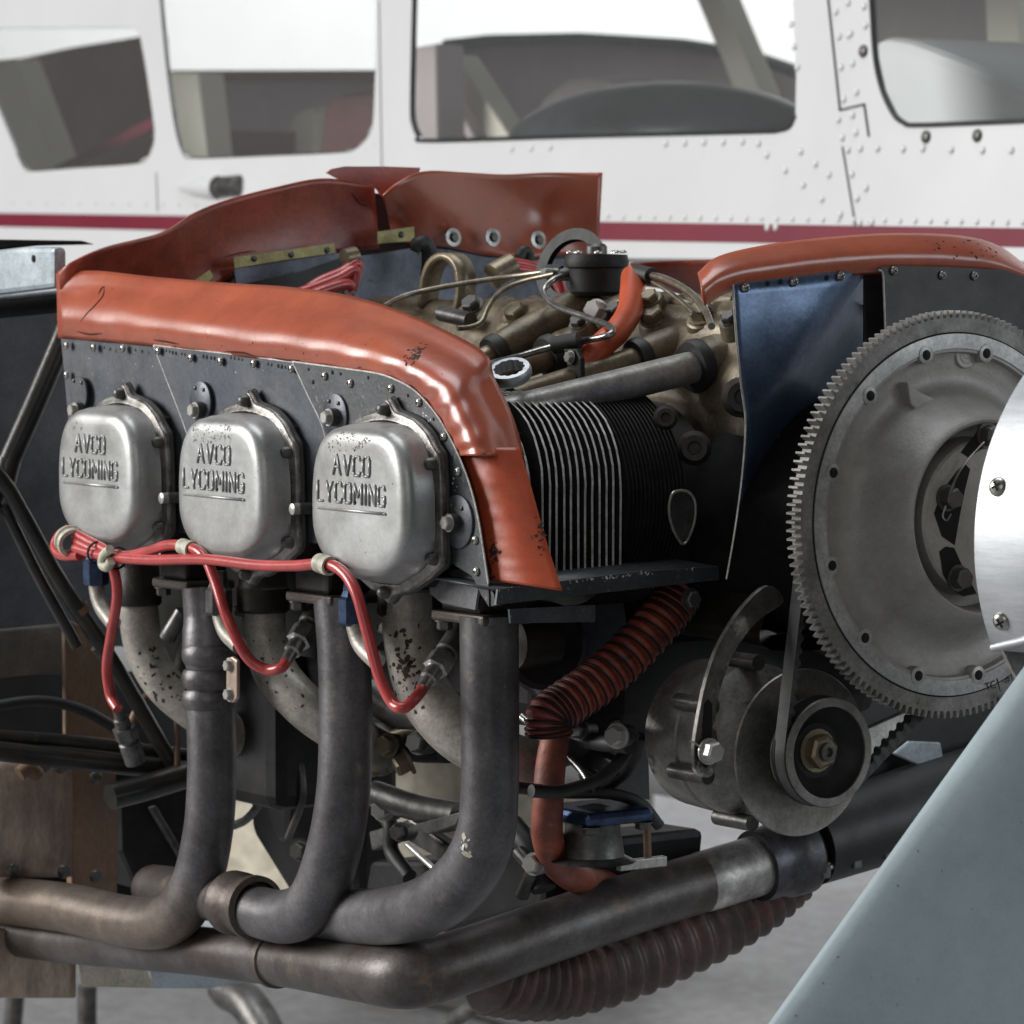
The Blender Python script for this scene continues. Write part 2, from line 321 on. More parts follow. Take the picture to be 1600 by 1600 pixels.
def skin():
    bm = bmesh.new(); es = []
    def loop(pts):
        vs = [bm.verts.new(p) for p in pts]
        for i in range(len(vs)): es.append(bm.edges.new((vs[i], vs[(i+1) % len(vs)])))
    def fy(x, z): return V(x, FY+FK*(z-FZ0), z)
    loop([fy(-5, -.15), fy(-3, -.15), fy(-1, -.15), fy(1.1, -.15), fy(1.1, .75), fy(-1, .75), fy(-3, .75), fy(-5, .75)])
    for wv in wins: loop(wv)
    bmesh.ops.triangle_fill(bm, use_beauty=True, use_dissolve=False, edges=es)
    for f in bm.faces:
        f.normal_update()
        if f.normal.y > 0: f.normal_flip()
    me = bpy.data.meshes.new('fuselage_skin'); bm.to_mesh(me); bm.free(); return me
sk = link('fuselage_skin', skin(), whitep, plane); solid(sk, .006, -1)
sk['label'] = 'glossy white riveted cabin side'
def hull(a0, a1, name):
    rows = []
    for x in (-5, -3, -1, 1.1):
        lo = a0 < 0
        rows.append([V(x, 2.02-.62*math.cos(math.radians(a))*(1.05 if lo else .92), (-.15 if lo else .75)+(.45 if lo else .35)*math.sin(math.radians(a))) for a in range(a0, a1+1, 10)])
    return link(name, loft_mesh(rows, name), whitep, plane)
hull(-180, 0, 'belly_skin'); hull(0, 180, 'roof_skin')
for i, wv in enumerate(wins):
    c = sum(wv, V(0, 0, 0))/len(wv)
    pane = link('window_pane', mesh_of('window_pane', [p+V(0, .004, 0) for p in wv], [tuple(range(len(wv)))], False), glass, plane)
    if pane.data.polygons[0].normal.y > 0: pane.data.flip_normals()
    # dark rubber seal round the glass
    n = len(wv); seal = []
    if i in (2, 3):
        tube('window_seal', [p-FN*.001 for p in (wv[0:11] if i == 2 else wv[0:9])], .0032, blackr, pane, 6, 60)
    else:
        tube('window_seal', [p-FN*.001 for p in (wv[4:14] if i == 0 else wv[0:13])], .0016, steeldk, pane, 6, 60)
def skin_strip(name, px, m, off=.0006, parent=plane):
    return link(name, mesh_of(name, [fus(*p, off) for p in px], [tuple(range(len(px)-1, -1, -1))], False), m, parent)
skin_strip('maroon_stripe', [(-300, 331), (0, 333), (900, 346), (1700, 358), (1900, 361), (1900, 391), (1700, 388), (900, 375), (0, 354), (-300, 350)], maroon)
skin_strip('thin_stripe', [(900, 403), (1900, 411), (1900, 416), (900, 409)], nac)
def skin_line(px, wd=1.6):
    for a, b in zip(px, px[1:]):
        d = Vector((b[0]-a[0], b[1]-a[1])); nn = Vector((-d.y, d.x)).normalized()*wd; d = d.normalized()*wd
        skin_strip('door_seam', [(a[0]+nn.x-d.x, a[1]+nn.y-d.y), (b[0]+nn.x+d.x, b[1]+nn.y+d.y), (b[0]-nn.x+d.x, b[1]-nn.y+d.y), (a[0]-nn.x-d.x, a[1]-nn.y-d.y)], hole, .0008)
skin_line([(1290, -40), (1297, 30), (1312, 172), (1350, 163), (1357, 212)], 1.5); skin_line([(1316, 230), (1326, 290), (1336, 352)], 1.1)
riv = [(1306, 18), (1326, 55), (1329, 52), (1311, 57), (1349, 81), (1314, 105), (1332, 99), (1318, 155), (1338, 144), (1325, 4), (1237, 38), (1241, 73), (1246, 105),
       (1310, 187), (1332, 180), (1316, 215), (1337, 207), (1325, 234), (1344, 232), (1371, 232), (1411, 233), (1442, 232), (1486, 234), (1535, 235), (1580, 235), (1331, 272), (1353, 294), (1339, 310),
       (1295, 273), (1274, 256), (1227, 266), (1255, 289), (1284, 311), (1198, 242), (1251, 237), (1313, 335), (1343, 348), (1362, 347), (1199, 355), (1212, 355),
       (800, 232), (830, 231), (860, 230), (1040, 224), (1070, 223), (1100, 222), (1130, 222), (1160, 221), (1185, 224), (1350, 10), (1352, 40)]
for k, p in enumerate(riv):
    put('rivet', RIV, fus(*p, .0003), FN, plane, .0046)
for p in ((1447, 214), (1527, 212), (1349, 80)): put('window_screw', RIVD, fus(*p, .0005), FN, plane, .0075)
# bullet-shaped step light / vent on the cabin side
a, b, c = fus(275, 293, .002), fus(342, 293, .002), fus(374, 290, .002)
fair = lathe('air_vent', [(0, 0), (.02, .006), (.05, .012), (.09, .0155), ((b-a).length, .0165)], a, b-a, whitep, plane, 24)
lathe('vent_nozzle', [(0, .0150), ((c-b).length, .0150), ((c-b).length+.004, .012), ((c-b).length+.004, 0)], b, c-b, steeldk, fair, 24)
# ---- cabin seen through the glass
def cab(name, px, Y, m, t=.04, bev=.004): return prism(name, [at(x, y, Y=Y) for x, y in px], (0, t, 0), m, plane, bev)
cab('cabin_sidewall', [(-400, 150), (-150, 118), (0, 97), (110, 74), (236, 54), (240, 115), (245, 330), (-400, 330)], 2.50, cabinmar)
cab('cabin_sidewall', [(246, 112), (640, 111), (640, 330), (246, 330)], 2.50, cabin)
cab('sidewall_rail', [(240, 110), (640, 109), (640, 127), (240, 128)], 2.46, cabinmar, .03)
cab('cabin_sidewall', [(641, 80), (690, 66), (760, 58), (900, 55), (1050, 64), (1150, 80), (1240, 110), (1330, 150), (1330, 330), (641, 330)], 2.50, cabin)
cab('sidewall_rail', [(690, 62), (760, 54), (900, 51), (1050, 60), (1150, 76), (1240, 106), (1240, 122), (1150, 92), (1050, 78), (900, 69), (760, 72), (690, 80)], 2.46, nac, .03)
cab('door_post', [(-30, 96), (22, 91), (98, 290), (34, 290)], 1.75, cabinbeige, .05)
cab('red_band', [(80, 262), (160, 222), (260, 170), (260, 192), (165, 238), (95, 270)], 1.62, maroon, .02)  # slanting red band behind the rear window
cab('seat_cushion', [(100, 275), (130, 250), (200, 222), (260, 200), (260, 290), (100, 290)], 1.85, cabinmar, .3, .03)
cab('door_post', [(240, 113), (308, 113), (326, 270), (255, 270)], 1.78, cabinbeige, .05)
cab('seat_back', [(500, 160), (520, 148), (580, 143), (620, 150), (620, 290), (492, 290)], 1.95, cabinmar, .14, .02)
cab('seat_back', [(440, 210), (455, 172), (480, 165), (496, 172), (500, 290), (425, 290)], 2.1, cabinbeige, .05, .02)
cab('door_post', [(642, 75), (680, 68), (684, 290), (642, 290)], 1.72, cabin, .05)
cab('window_brace', [(680, 95), (712, 85), (812, 240), (775, 240)], 1.80, cabinbeige, .04)
cab('window_brace', [(684, 150), (690, 140), (760, 240), (744, 240)], 1.82, cabin, .04)
cab('seat_headrest', [(835, 185), (850, 150), (880, 125), (920, 118), (955, 125), (960, 250), (830, 250)], 2.2, cabin, .12, .03)
cab('window_brace', [(1080, -20), (1120, -20), (1190, 150), (1150, 150)], 2.3, cabinbeige, .04)
dome = [at(1040, 216, Y=1.75), None]
gc = at(1035, 225, Y=1.85)
vs = []; rows = []
for i in range(13):
    th = math.pi/2*i/12
    rows.append([gc+V(.30*math.cos(th)*math.cos(p), .16*math.cos(th)*math.sin(p), .085*math.sin(th)) for p in [2*math.pi*k/40 for k in range(40)]])
link('glareshield', loft_mesh(rows, 'glareshield', True), cabindk, plane)
cab('instrument_panel', [(790, 214), (1300, 200), (1300, 300), (760, 300)], 1.90, cabindk, .05)
cab('cabin_sidewall', [(1345, -60), (1850, -60), (1850, 250), (1345, 250)], 2.3, cabin)
cab('windscreen_post', [(1535, -60), (1585, -60), (1598, 150), (1545, 150)], 2.0, cabinbeige, .04)
cw = [(1362, 62), (1385, 58), (1420, 64), (1480, 86), (1540, 110), (1620, 146), (1800, 220), (1800, 260), (1362, 260)]
cab('curved_panel', cw, 1.60, mat('curved_panel_white', (.9, .9, .9), (.86, .86, .86), .5, 0, 3, grime=0), .35, .02)  # white curved shape behind the front window
# ================================================================== the engine
YC, ZC = 0.31, -0.0064                        # crankshaft line
eng = thing('aircraft_engine', 'six cylinder flat aircraft engine with silver rocker covers and red baffle seals', 'engine', (0, YC, -.25))
NY = V(0, -1, 0)
# ------------------------------------------------------------------ rocker covers
def half(pts):                                 # right half outline (x,z) top to bottom -> closed loop
    return pts+[(-x, z) for x, z in reversed(pts) if x > 1e-6]
def radial(loop, n):                           # resample by angle so that sections loft cleanly
    out = []
    for k in range(n):
        a = math.pi/2-2*math.pi*k/n; d = (math.cos(a), math.sin(a)); best = None
        for i in range(len(loop)):
            (x1, z1), (x2, z2) = loop[i], loop[(i+1) % len(loop)]; ex, ez = x2-x1, z2-z1
            den = d[0]*ez-d[1]*ex
            if abs(den) < 1e-12: continue
            t = (x1*ez-z1*ex)/den; s = (x1*d[1]-z1*d[0])/den
            if t > 0 and -1e-6 <= s <= 1+1e-6 and (best is None or t > best): best = t
        out.append(best)
    return out
NR = 120
def smoothr(r, it):
    for _ in range(it): r = [(r[i-1]+2*r[i]+r[(i+1) % len(r)])/4 for i in range(len(r))]
    return r
FLANGE = smoothr(radial(half([(0, .0605), (.015, .0595), (.034, .0555), (.049, .047), (.059, .034), (.0645, .020), (.066, -.034), (.052, -.0465), (.020, -.0605), (0, -.0615)]), NR), 2)
BASE = smoothr(radial(half([(0, .0525), (.030, .0510), (.046, .043), (.0565, .027), (.0605, .010), (.0612, -.028), (.047, -.042), (.020, -.0535), (0, -.054)]), NR), 4)
FACE = smoothr(radial(half([(0, .0500), (.033, .0490), (.048, .042), (.0575, .026), (.0605, .005), (.0598, -.022), (.050, -.037), (.028, -.0480), (0, -.0505)]), NR), 6)
def ringpts(r, y, cx, k=1.0, ins=0.0):
    return [V(cx+math.cos(math.pi/2-2*math.pi*i/NR)*(r[i]*k-ins), y, math.sin(math.pi/2-2*math.pi*i/NR)*(r[i]*k-ins)) for i in range(NR)]
def nubbed(r):
    q = list(r)
    for i in range(NR):
        a = 2*math.pi*i/NR
        for ca, h in ((0, .0085), (math.pi, .0065), (math.radians(62), .003), (-math.radians(62), .003), (math.radians(121), .003), (-math.radians(121), .003)):
            d = (a-ca+math.pi) % (2*math.pi)-math.pi; q[i] += h*math.exp(-(d/.095)**2)
    return q
FLN = nubbed(FLANGE)
LET = {'A': [[(0, 0), (.5, 1), (1, 0)], [(.22, .38), (.78, .38)]], 'V': [[(0, 1), (.5, 0), (1, 1)]], 'C': [[(1, .82), (.85, 1), (.15, 1), (0, .82), (0, .18), (.15, 0), (.85, 0), (1, .18)]],
       'O': [[(.15, 1), (.85, 1), (1, .82), (1, .18), (.85, 0), (.15, 0), (0, .18), (0, .82), (.15, 1)]], 'L': [[(0, 1), (0, 0), (.9, 0)]], 'Y': [[(0, 1), (.5, .5), (1, 1)], [(.5, .5), (.5, 0)]],
       'M': [[(0, 0), (0, 1), (.5, .35), (1, 1), (1, 0)]], 'I': [[(.5, 0), (.5, 1)]], 'N': [[(0, 0), (0, 1), (1, 0), (1, 1)]], 'G': [[(1, .82), (.85, 1), (.15, 1), (0, .82), (0, .18), (.15, 0), (.85, 0), (1, .18), (1, .48), (.55, .48)]]}
def lettering(cx, face_y):
    bm = bmesh.new()
    def stroke(pts, r):
        me = tube_mesh([V(cx+x, face_y(x, z)+.0002, z) for x, z in pts], r, 8, max(2, len(pts)) if len(pts) == 2 else len(pts), True, None, 's') if len(pts) == 2 else None
        if me is None:
            for a, b in zip(pts, pts[1:]):
                m2 = tube_mesh([V(cx+a[0], face_y(*a)+.0002, a[1]), V(cx+b[0], face_y(*b)+.0002, b[1])], r, 8, 2); bm.from_mesh(m2); bpy.data.meshes.remove(m2)
            for a in pts:
                bmesh.ops.create_icosphere(bm, subdivisions=2, radius=r, matrix=Matrix.Translation((cx+a[0], face_y(*a)+.0002, a[1])))
        else:
            bm.from_mesh(me); bpy.data.meshes.remove(me)
            for a in pts: bmesh.ops.create_icosphere(bm, subdivisions=2, radius=r, matrix=Matrix.Translation((cx+a[0], face_y(*a)+.0002, a[1])))
    def word(s, x0, x1, z0, z1):
        wd = {'I': .12, 'M': 1.1, 'L': .8, 'A': 1.05, 'V': 1.0}; gap = .48; ws = [wd.get(c, .9) for c in s]
        k = (x1-x0)/(sum(ws)+gap*(len(s)-1)); x = x0
        for ch, q in zip(s, ws):
            for st in LET[ch]: stroke([(x+(u if ch != 'I' else .5)*q*k, z0+(z1-z0)*t) for u, t in st], .00095)
            x += (q+gap)*k
    word('AVCO', -.0270, .0178, .0180, .0308)
    word('LYCOMING', -.0465, .0362, -.0006, .0125)
    stroke([(-.0465, -.0055), (.0365, -.0055)], .0011)
    me = bpy.data.meshes.new('lettering'); bm.to_mesh(me); bm.free()
    me.polygons.foreach_set('use_smooth', [True]*len(me.polygons)); return me
YF = .026
def face_y(x, z): return .0000+1.1*max(0, abs(x)-.046)**1.2*.2
covlab = ['silver stamped rocker cover nearest the firewall, half wrapped by red leads', 'silver rocker cover in the middle with a scuffed patch above its lettering', 'silver rocker cover beside the curved baffle end, nearest the flywheel']
for ci, cx in enumerate((-.183, -.003, .177)):
    rows = [ringpts(FLN, YF+.0035, cx), ringpts(FLN, YF, cx), ringpts(FLN, YF-.0012, cx, 1, .0016), ringpts(FLANGE, YF-.0012, cx, 1, .0035), ringpts(FLANGE, YF-.003, cx, 1, .0050), ringpts(FLANGE, YF-.003, cx, 1, .0062), ringpts(FLANGE, YF-.0012, cx, 1, .0072)]
    rows += [ringpts(BASE, YF-.003, cx, 1, -.0006), ringpts(BASE, YF-.006, cx), ringpts([BASE[i]*.6+FACE[i]*.4 for i in range(NR)], YF-.014, cx), ringpts(FACE, .0085, cx), ringpts(FACE, .0060, cx, 1, .0006), ringpts(FACE, .0036, cx, 1, .0022), ringpts(FACE, .0018, cx, 1, .0046), ringpts(FACE, .0009, cx, 1, .0075), ringpts(FACE, .0006, cx, 1, .0115), ringpts(FACE, .0006, cx, .72), ringpts(FACE, .0006, cx, .4), ringpts(FACE, .0006, cx, .02)]
    me = loft_mesh(rows, 'rocker_cover', True); rc = link('rocker_cover', me, [silver, silver_edge], eng, 60); rc['label'] = covlab[ci]
    for p in me.polygons:
        if p.center.y > YF-.0032: p.material_index = 1
    link('lettering', lettering(cx, face_y), silver, rc)
    gk = loft_mesh([ringpts(FLN, YF+.006, cx, 1, -.001), ringpts(FLN, YF+.0036, cx, 1, -.001), ringpts(FLN, YF+.0036, cx, 1, .004)], 'gasket', True); link('gasket', gk, blackr, rc)
    for (bx, bz) in ((0, .0615), (0, -.0605), (.0565, .0275), (.0580, -.0345), (-.0565, .0275), (-.0580, -.0345)):
        put('cover_bolt', CAPB, V(cx+bx, YF-.001, bz), NY, rc, .0042, squash=1.0)
    # cylinder head casting behind the cover
    prism('cylinder_head', [V(cx+x, YF+.006, z) for x, z in [(-.052, .045), (-.03, .052), (.03, .052), (.052, .045), (.058, -.03), (.03, -.056), (-.03, -.056), (-.058, -.03)]], (0, .10, 0), crankdark, eng)
# ------------------------------------------------------------------ side baffle, in three overlapping sheets
YB = .034
def on(px, Y=YB): return [at(x, y, Y=Y) for x, y in px]
side = link('side_baffle', prism_mesh(on([(100, 531), (250, 545), (460, 571), (590, 592), (660, 640), (700, 760), (600, 830), (300, 815), (118, 790), (108, 640)], .0395), (0, .0015, 0), 'side_baffle'), bafblack, eng)
P1 = prism('baffle_sheet', on([(95, 527), (170, 533), (243, 540), (262, 592), (290, 665), (306, 720), (300, 835), (180, 815), (116, 800), (106, 650), (101, 590)], .0366), (0, .0012, 0), bafblue, side)
P2 = prism('baffle_sheet', on([(240, 539.5), (350, 552), (461, 566), (482, 615), (508, 670), (520, 730), (508, 850), (300, 835), (304, 720), (288, 665), (260, 592)], .0350), (0, .0012, 0), bafblue, side)
P3 = prism('baffle_sheet', on([(457, 565), (540, 576), (592, 584), (622, 595), (645, 608), (665, 627), (684, 651), (700, 678), (714, 706), (728, 740), (739, 775), (748, 815), (756, 865), (763, 912), (764, 948), (752, 930), (738, 900), (705, 880), (672, 905), (600, 850), (510, 850), (515, 730), (505, 670), (480, 615)], .0334), (0, .0013, 0), bafworn, side)
P1['label'] = 'blue grey baffle sheet behind the rear rocker cover'; P2['label'] = 'blue grey baffle sheet behind the middle rocker cover'; P3['label'] = 'scuffed dark baffle sheet curving round the front rocker cover'
for sheet, px in ((P2, [(240, 539.5), (260, 592), (288, 665), (304, 720)]), (P3, [(457, 565), (480, 615), (505, 670), (515, 730)]), (P1, [(95, 527), (170, 533), (243, 540)]), (P2, [(240, 539.5), (350, 552), (461, 566)]), (P3, [(457, 565), (540, 576), (592, 584), (622, 595), (645, 608), (665, 627), (684, 651), (700, 678), (714, 706), (728, 740), (739, 775), (748, 815), (756, 865), (763, 912)])):
    tube('bare_edge', on(px, {P1: .0366, P2: .0350, P3: .0334}[sheet]), .0006, finedge, side, 6, 60)
for p in [(104.5, 539.5), (147, 543), (192.5, 544.5), (248, 548.5), (299, 559), (345, 564.5), (397, 568), (456, 576), (508, 587.5), (548, 599), (611.5, 607), (655, 629), (694, 682.5), (716, 737), (743, 844), (745, 893), (104.5, 586)]:
    put('baffle_screw', PAN, at(*p, Y=.0332), NY, side, .0031, random.random()*3)
for p in [(163, 543), (172, 546), (212, 547), (223, 549), (260, 548), (270, 551), (284, 553), (318, 557), (330, 559), (361, 559), (373, 561), (419, 569), (435, 572), (446, 574), (482, 577), (489, 597), (519, 582), (532, 584), (575, 590), (637, 618), (677, 655), (707, 715)]:
    put('rivet_hole', HOLE, at(*p, Y=.0332), NY, side, .0012 if p[0] % 3 else .0016)
def disc_plate(px, py, rx, bpx, clip=None):
    c = at(px, py, Y=.0326); t = lathe('retainer_plate', [(0, rx), (.0016, rx), (.002, rx*.96), (.002, 0)], c+V(0, .0008, 0), NY, bafblue, eng, 30)
    b = at(*bpx, Y=.028); lathe('bolt_collar', [(0, .0062), (.006, .0062), (.006, 0)], V(b.x, .0318, b.z), NY, steeldk, t, 18)
    put('plate_bolt', HEX, V(b.x, .0258, b.z), NY, t, .0048, random.random())
    for dx, dz in ((-.006, .010), (.006, .009)): put('plate_rivet', RIVD, V(c.x+dx, .0308, c.z+dz), NY, t, .0016)
disc_plate(124, 616, .0135, (121, 641)); disc_plate(314, 628, .0150, (309, 641)); disc_plate(524, 650, .0155, (518, 652)); disc_plate(716, 815, .0175, (706, 817))
for p in ((266, 778), (471, 795)):
    b = at(*p, Y=.022); lathe('head_stud', [(0, .0042), (.014, .0042), (.0145, .0035), (.0145, 0)], V(b.x, .0335, b.z), NY, steeldk, eng, 18)
    lathe('stud_end', [(0, .0040), (.0045, .0040), (.005, .003), (.005, 0)], V(b.x, .0188, b.z), NY, alu, eng, 18)
# lower right bracket of the baffle
prism('baffle_bracket', [at(672, 928, Y=.044), at(668, 890, Y=.044), at(740, 890, Y=.044), at(748, 915, Y=.044), at(742, 953, Y=.044), at(690, 942, Y=.044)], (0, .002, 0), mat('bracket_grey', (.16, .16, .17), (.12, .12, .125), .5, .3, 30, (.4, .7)), eng)
for p in ((300, 905, 50, 24), (512, 925, 36, 30)):
    pass
# ledge of the baffle under the front cylinder
A = at(772, 918, Y=.036); 
led = [at(775, 945, X=.300), at(1123, 906, X=.300), at(1123, 885, X=.300), at(1000, 893, X=.300), at(778, 921, X=.300)]
L1 = prism('baffle_ledge', led, (-.002, 0, 0), bafworn, eng)
q0, q1 = at(778, 921, X=.300), at(1123, 885, X=.300)
L2 = link('ledge_plate', mesh_of('ledge_plate', [q0, q1, q1+V(-.10, 0, .004), q0+V(-.10, 0, .004)], [(0, 1, 2, 3)]), bafworn, L1); solid(L2, .0015, -1)
prism('ledge_bend', on([(747, 905), (757, 912), (770, 925), (777, 945), (764, 948), (752, 930)], .0345), (0, .006, 0), bafworn, L1)
prism('baffle_lower_strip', [at(796, 952, X=.285), at(930, 945, X=.285), at(930, 972, X=.285), at(798, 974, X=.285)], (-.002, 0, 0), bafblue, eng)
put('ledge_bolt', HEXD, at(1078, 936, X=.296), (1, 0, 0), L1, .006)
# ------------------------------------------------------------------ red rubber baffle seals
def seal(name, B, T, depth, m, n=60, rows=14, parent=eng, axis='Y', wr=.0010, t=.0020, ws=15):
    b2 = cr([(*p, 0) for p in B], n); t2 = cr([(*p, 0) for p in T], n); R = []
    for j in range(rows+1):
        s = j/rows; row = []
        for i in range(n):
            u = i/(n-1); p = b2[i].lerp(t2[i], s); d = depth(u, s); 
            d += noise.noise(Vector((u*ws, s*2.2, 3.1)))*wr*(1-.75*u)*math.sin(math.pi*min(1, s*1.2+.08))
            row.append(at(p.x, p.y, **{axis: d}))
        R.append(row)
    o = link(name, loft_mesh(R, name), m, parent); solid(o, t, 0); return o
def dside(u, s):
    bulge = -.008*math.sin(math.pi*min(1, s*1.35))
    lean = (.012+.030*min(1, u*2))*s**1.7
    return .0362+bulge+lean-.0012*math.cos(u*2*math.pi*13)*math.exp(-s*5)*(1 if s > .02 else 0)
B0 = [(92, 527), (170, 534), (245, 541), (350, 554), (460, 567), (540, 578), (600, 588), (647, 610), (682, 650), (706, 690), (720, 712)]
T0 = [(89, 428), (150, 424), (235, 433), (350, 443), (455, 450), (545, 463), (622, 486), (690, 515), (757, 556), (782, 625), (818, 714)]
T0 = [(89, 428), (150, 424), (235, 433), (350, 443), (455, 450), (545, 463), (622, 486), (690, 515), (757, 553), (771, 590), (800, 652), (818, 712)]
B0 = [(92, 527), (170, 534), (245, 541), (350, 554), (460, 567), (540, 578), (600, 588), (640, 606), (668, 630), (690, 662), (708, 694), (718, 712)]
s1 = seal('baffle_seal', B0, T0, dside, rubber, 90, 16); s1['label'] = 'long red rubber seal strip above the rocker covers'
s2 = seal('baffle_seal', [(716, 700), (734, 755), (748, 820), (757, 870), (764, 906)], [(812, 700), (829, 758), (848, 826), (862, 872), (879, 923)], lambda u, s: .0395+.022*s-.004*math.sin(math.pi*s), rubber2, 40, 10, wr=.0008); s2['label'] = 'pointed red rubber flap hanging beside the front rocker cover'
def drear(u, s): return -.312+.010*math.sin(u*7)*s+.020*s*s*math.sin(math.pi*u)
s3 = seal('baffle_seal', [(93, 520), (140, 500), (200, 475), (262, 462), (320, 455), (372, 428), (450, 405), (525, 396), (592, 388)], [(92, 424), (112, 410), (165, 387), (250, 365), (300, 335), (352, 314), (430, 293), (505, 279), (584, 288)], drear, rubberd, 70, 14, axis='X', ws=14); s3['label'] = 'dark red rubber seal across the back of the engine'
s4 = prism('baffle_seal', [at(x, y, X=-.335) for x, y in [(512, 270), (520, 264), (540, 260), (600, 260), (657, 262), (655, 270), (598, 308), (590, 295), (540, 285)]], (-.003, 0, 0), rubberd, eng); s4['label'] = 'small red seal corner folded behind the rear seal'
def dfar(u, s): return -.300+.016*math.sin(u*math.pi*1.7+.6)*s-.010*math.sin(math.pi*s)*math.cos(u*9)+.012*s*s
s5 = seal('baffle_seal', [(614, 372), (650, 382), (700, 386), (760, 399), (830, 403), (870, 398), (934, 404)], [(598, 306), (622, 286), (660, 268), (720, 269), (790, 273), (860, 270), (941, 270)], dfar, rubber, 70, 16, axis='X', ws=8, wr=.003); s5['label'] = 'wavy red rubber seal with three washers at the far rear corner'
for p in ((707, 371), (769, 371), (840, 375)):
    w0 = at(*p, X=-.285); lathe('seal_washer', [(0, .0075), (.0015, .0075), (.002, .0045), (.0005, .0040), (.0005, 0)], w0, (1, 0, .1), steel, s5, 20); put('seal_screw', HEXD, w0+V(.001, 0, 0), (1, 0, 0), s5, .0036)
s6 = seal('baffle_seal', [(1100, 476), (1147, 452), (1240, 440), (1320, 430), (1400, 426), (1500, 428), (1560, 432), (1640, 450)], [(1091, 428), (1124, 402), (1200, 384), (1300, 372), (1400, 366), (1500, 370), (1560, 386), (1612, 425)], lambda u, s: .3255+.011*math.sin(math.pi*min(1, s*.9))-.016*s**2, rubber, 70, 14, axis='X'); s6['label'] = 'red rubber seal arched over the flywheel'
s7 = seal('baffle_seal', [(985, 445), (1040, 452), (1115, 478)], [(985, 411), (1040, 408), (1120, 405)], lambda u, s: .58-.01*s, rubberd, 20, 6); s7['label'] = 'dark red seal on the far cylinder bank'
# yellow green retaining strips
def strip(px, X, m, par, name='seal_strip', t=.0014): return prism(name, [at(x, y, X=X) for x, y in px], (-t, 0, 0), m, par)
z1 = strip([(365, 402), (440, 392), (522, 380), (525, 395), (440, 407), (367, 419)], -.292, zinc, eng)
for p in ((397, 404), (455, 398), (511, 391)): put('strip_screw', RIVD, at(*p, X=-.2918), (1, 0, 0), z1, .0028)
z2 = strip([(590, 362), (647, 354), (648, 376), (590, 381)], -.288, zinc, eng); put('strip_screw', RIVD, at(627, 367, X=-.2878), (1, 0, 0), z2, .0028)
strip([(292, 448), (328, 422), (334, 432), (320, 446)], -.285, zinc, s3)
# rear baffle sheets under the seals
strip([(340, 470), (368, 432), (450, 412), (530, 400), (560, 398), (560, 480), (340, 490)], -.300, bafblack, eng, 'rear_baffle')
strip([(545, 402), (600, 395), (652, 386), (700, 390), (760, 402), (830, 406), (900, 404), (935, 410), (960, 480), (545, 500)], -.296, bafrear, eng, 'rear_baffle')
strip([(100, 480), (300, 410), (520, 350), (578, 300), (600, 304), (640, 340), (935, 370), (960, 500), (100, 530)], -.340, bafblack, eng, 'rear_baffle')
strip([(366, 420), (525, 396), (556, 394), (470, 424), (370, 446)], -.299, bafrear, eng, 'rear_baffle')
# ------------------------------------------------------------------ crankcase
def case():
    rows = []
    prof = [(.36, .118), (.325, .128), (.30, .130), (.290, .127), (.284, .117), (.278, .104), (.273, .094), (.268, .085), (.264, .072), (.260, .055), (.254, .035), (.250, .01), (.248, -.02), (.246, -.07), (.25, -.10), (.36, -.10)]
    P = cr([(a, b, 0) for a, b in prof], 60); n = 70
    for i in range(n):
        x = -.27+.575*i/(n-1); row = []
        for p in P:
            k = .5+.5*math.cos((x-.18)/.18*2*math.pi); q = V(x, p.x, p.y)
            lump = (.004*k if .06 < p.y < .118 else 0)
            q += V(0, -lump*.55, lump*.35)+wob(q, 34, .0022)+wob(q, 11, .004)
            row.append(q)
        rows.append(row)
    return loft_mesh(rows, 'crankcase')
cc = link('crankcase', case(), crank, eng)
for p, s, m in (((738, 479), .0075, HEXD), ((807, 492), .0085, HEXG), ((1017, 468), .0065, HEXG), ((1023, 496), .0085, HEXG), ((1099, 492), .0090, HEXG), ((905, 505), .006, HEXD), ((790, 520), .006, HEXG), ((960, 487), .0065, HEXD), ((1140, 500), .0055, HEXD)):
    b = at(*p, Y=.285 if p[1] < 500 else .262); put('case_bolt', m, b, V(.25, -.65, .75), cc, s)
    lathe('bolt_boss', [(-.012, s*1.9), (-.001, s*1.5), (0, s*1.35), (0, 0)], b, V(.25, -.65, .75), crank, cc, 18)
# the split line ridge along the top of the case
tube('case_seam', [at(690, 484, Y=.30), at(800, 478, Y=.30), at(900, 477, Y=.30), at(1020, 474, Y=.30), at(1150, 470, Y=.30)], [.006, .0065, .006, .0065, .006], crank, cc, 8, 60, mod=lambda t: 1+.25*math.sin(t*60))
# crankcase nose under the front baffle
nose = lathe('crankcase_nose', [(0, .080), (.05, .080), (.09, .075), (.11, .07), (.14, .065), (.14, 0)], V(.24, YC, ZC-.01), (1, 0, 0), mattblack, eng, 48)
def pushrod(a, b, r, m, ring=True, big=None):
    t = tube('pushrod_tube', [a, b], r, m, eng, 24, 2); d = (b-a).normalized()
    if ring:
        lathe('tube_seal', [(-.006, r*1.05), (-.006, r*1.55), (-.003, r*1.7), (.002, r*1.7), (.003, r*1.45), (.010, r*1.5)], b, d, blackr, t, 30)
    if big: lathe('tappet_boss', [(.004, r*1.5), (.010, r*1.65), (.05, r*1.7), (.11, r*1.9)], b, d, crank, t, 30)
    return t
pa = pushrod(at(770, 651, X=.205), at(1090, 572, X=.205), .0114, alu, True, True); pa['label'] = 'bare metal pushrod tube nearest the flywheel'
pushrod(at(800, 622, X=.155), at(1000, 558, X=.155), .0085, gold, True, True)
pushrod(at(735, 600, X=.06), at(862, 556, X=.06), .0095, gold, True, True)
pushrod(at(700, 590, X=.02), at(776, 549, X=.02), .0080, gold, True, True)
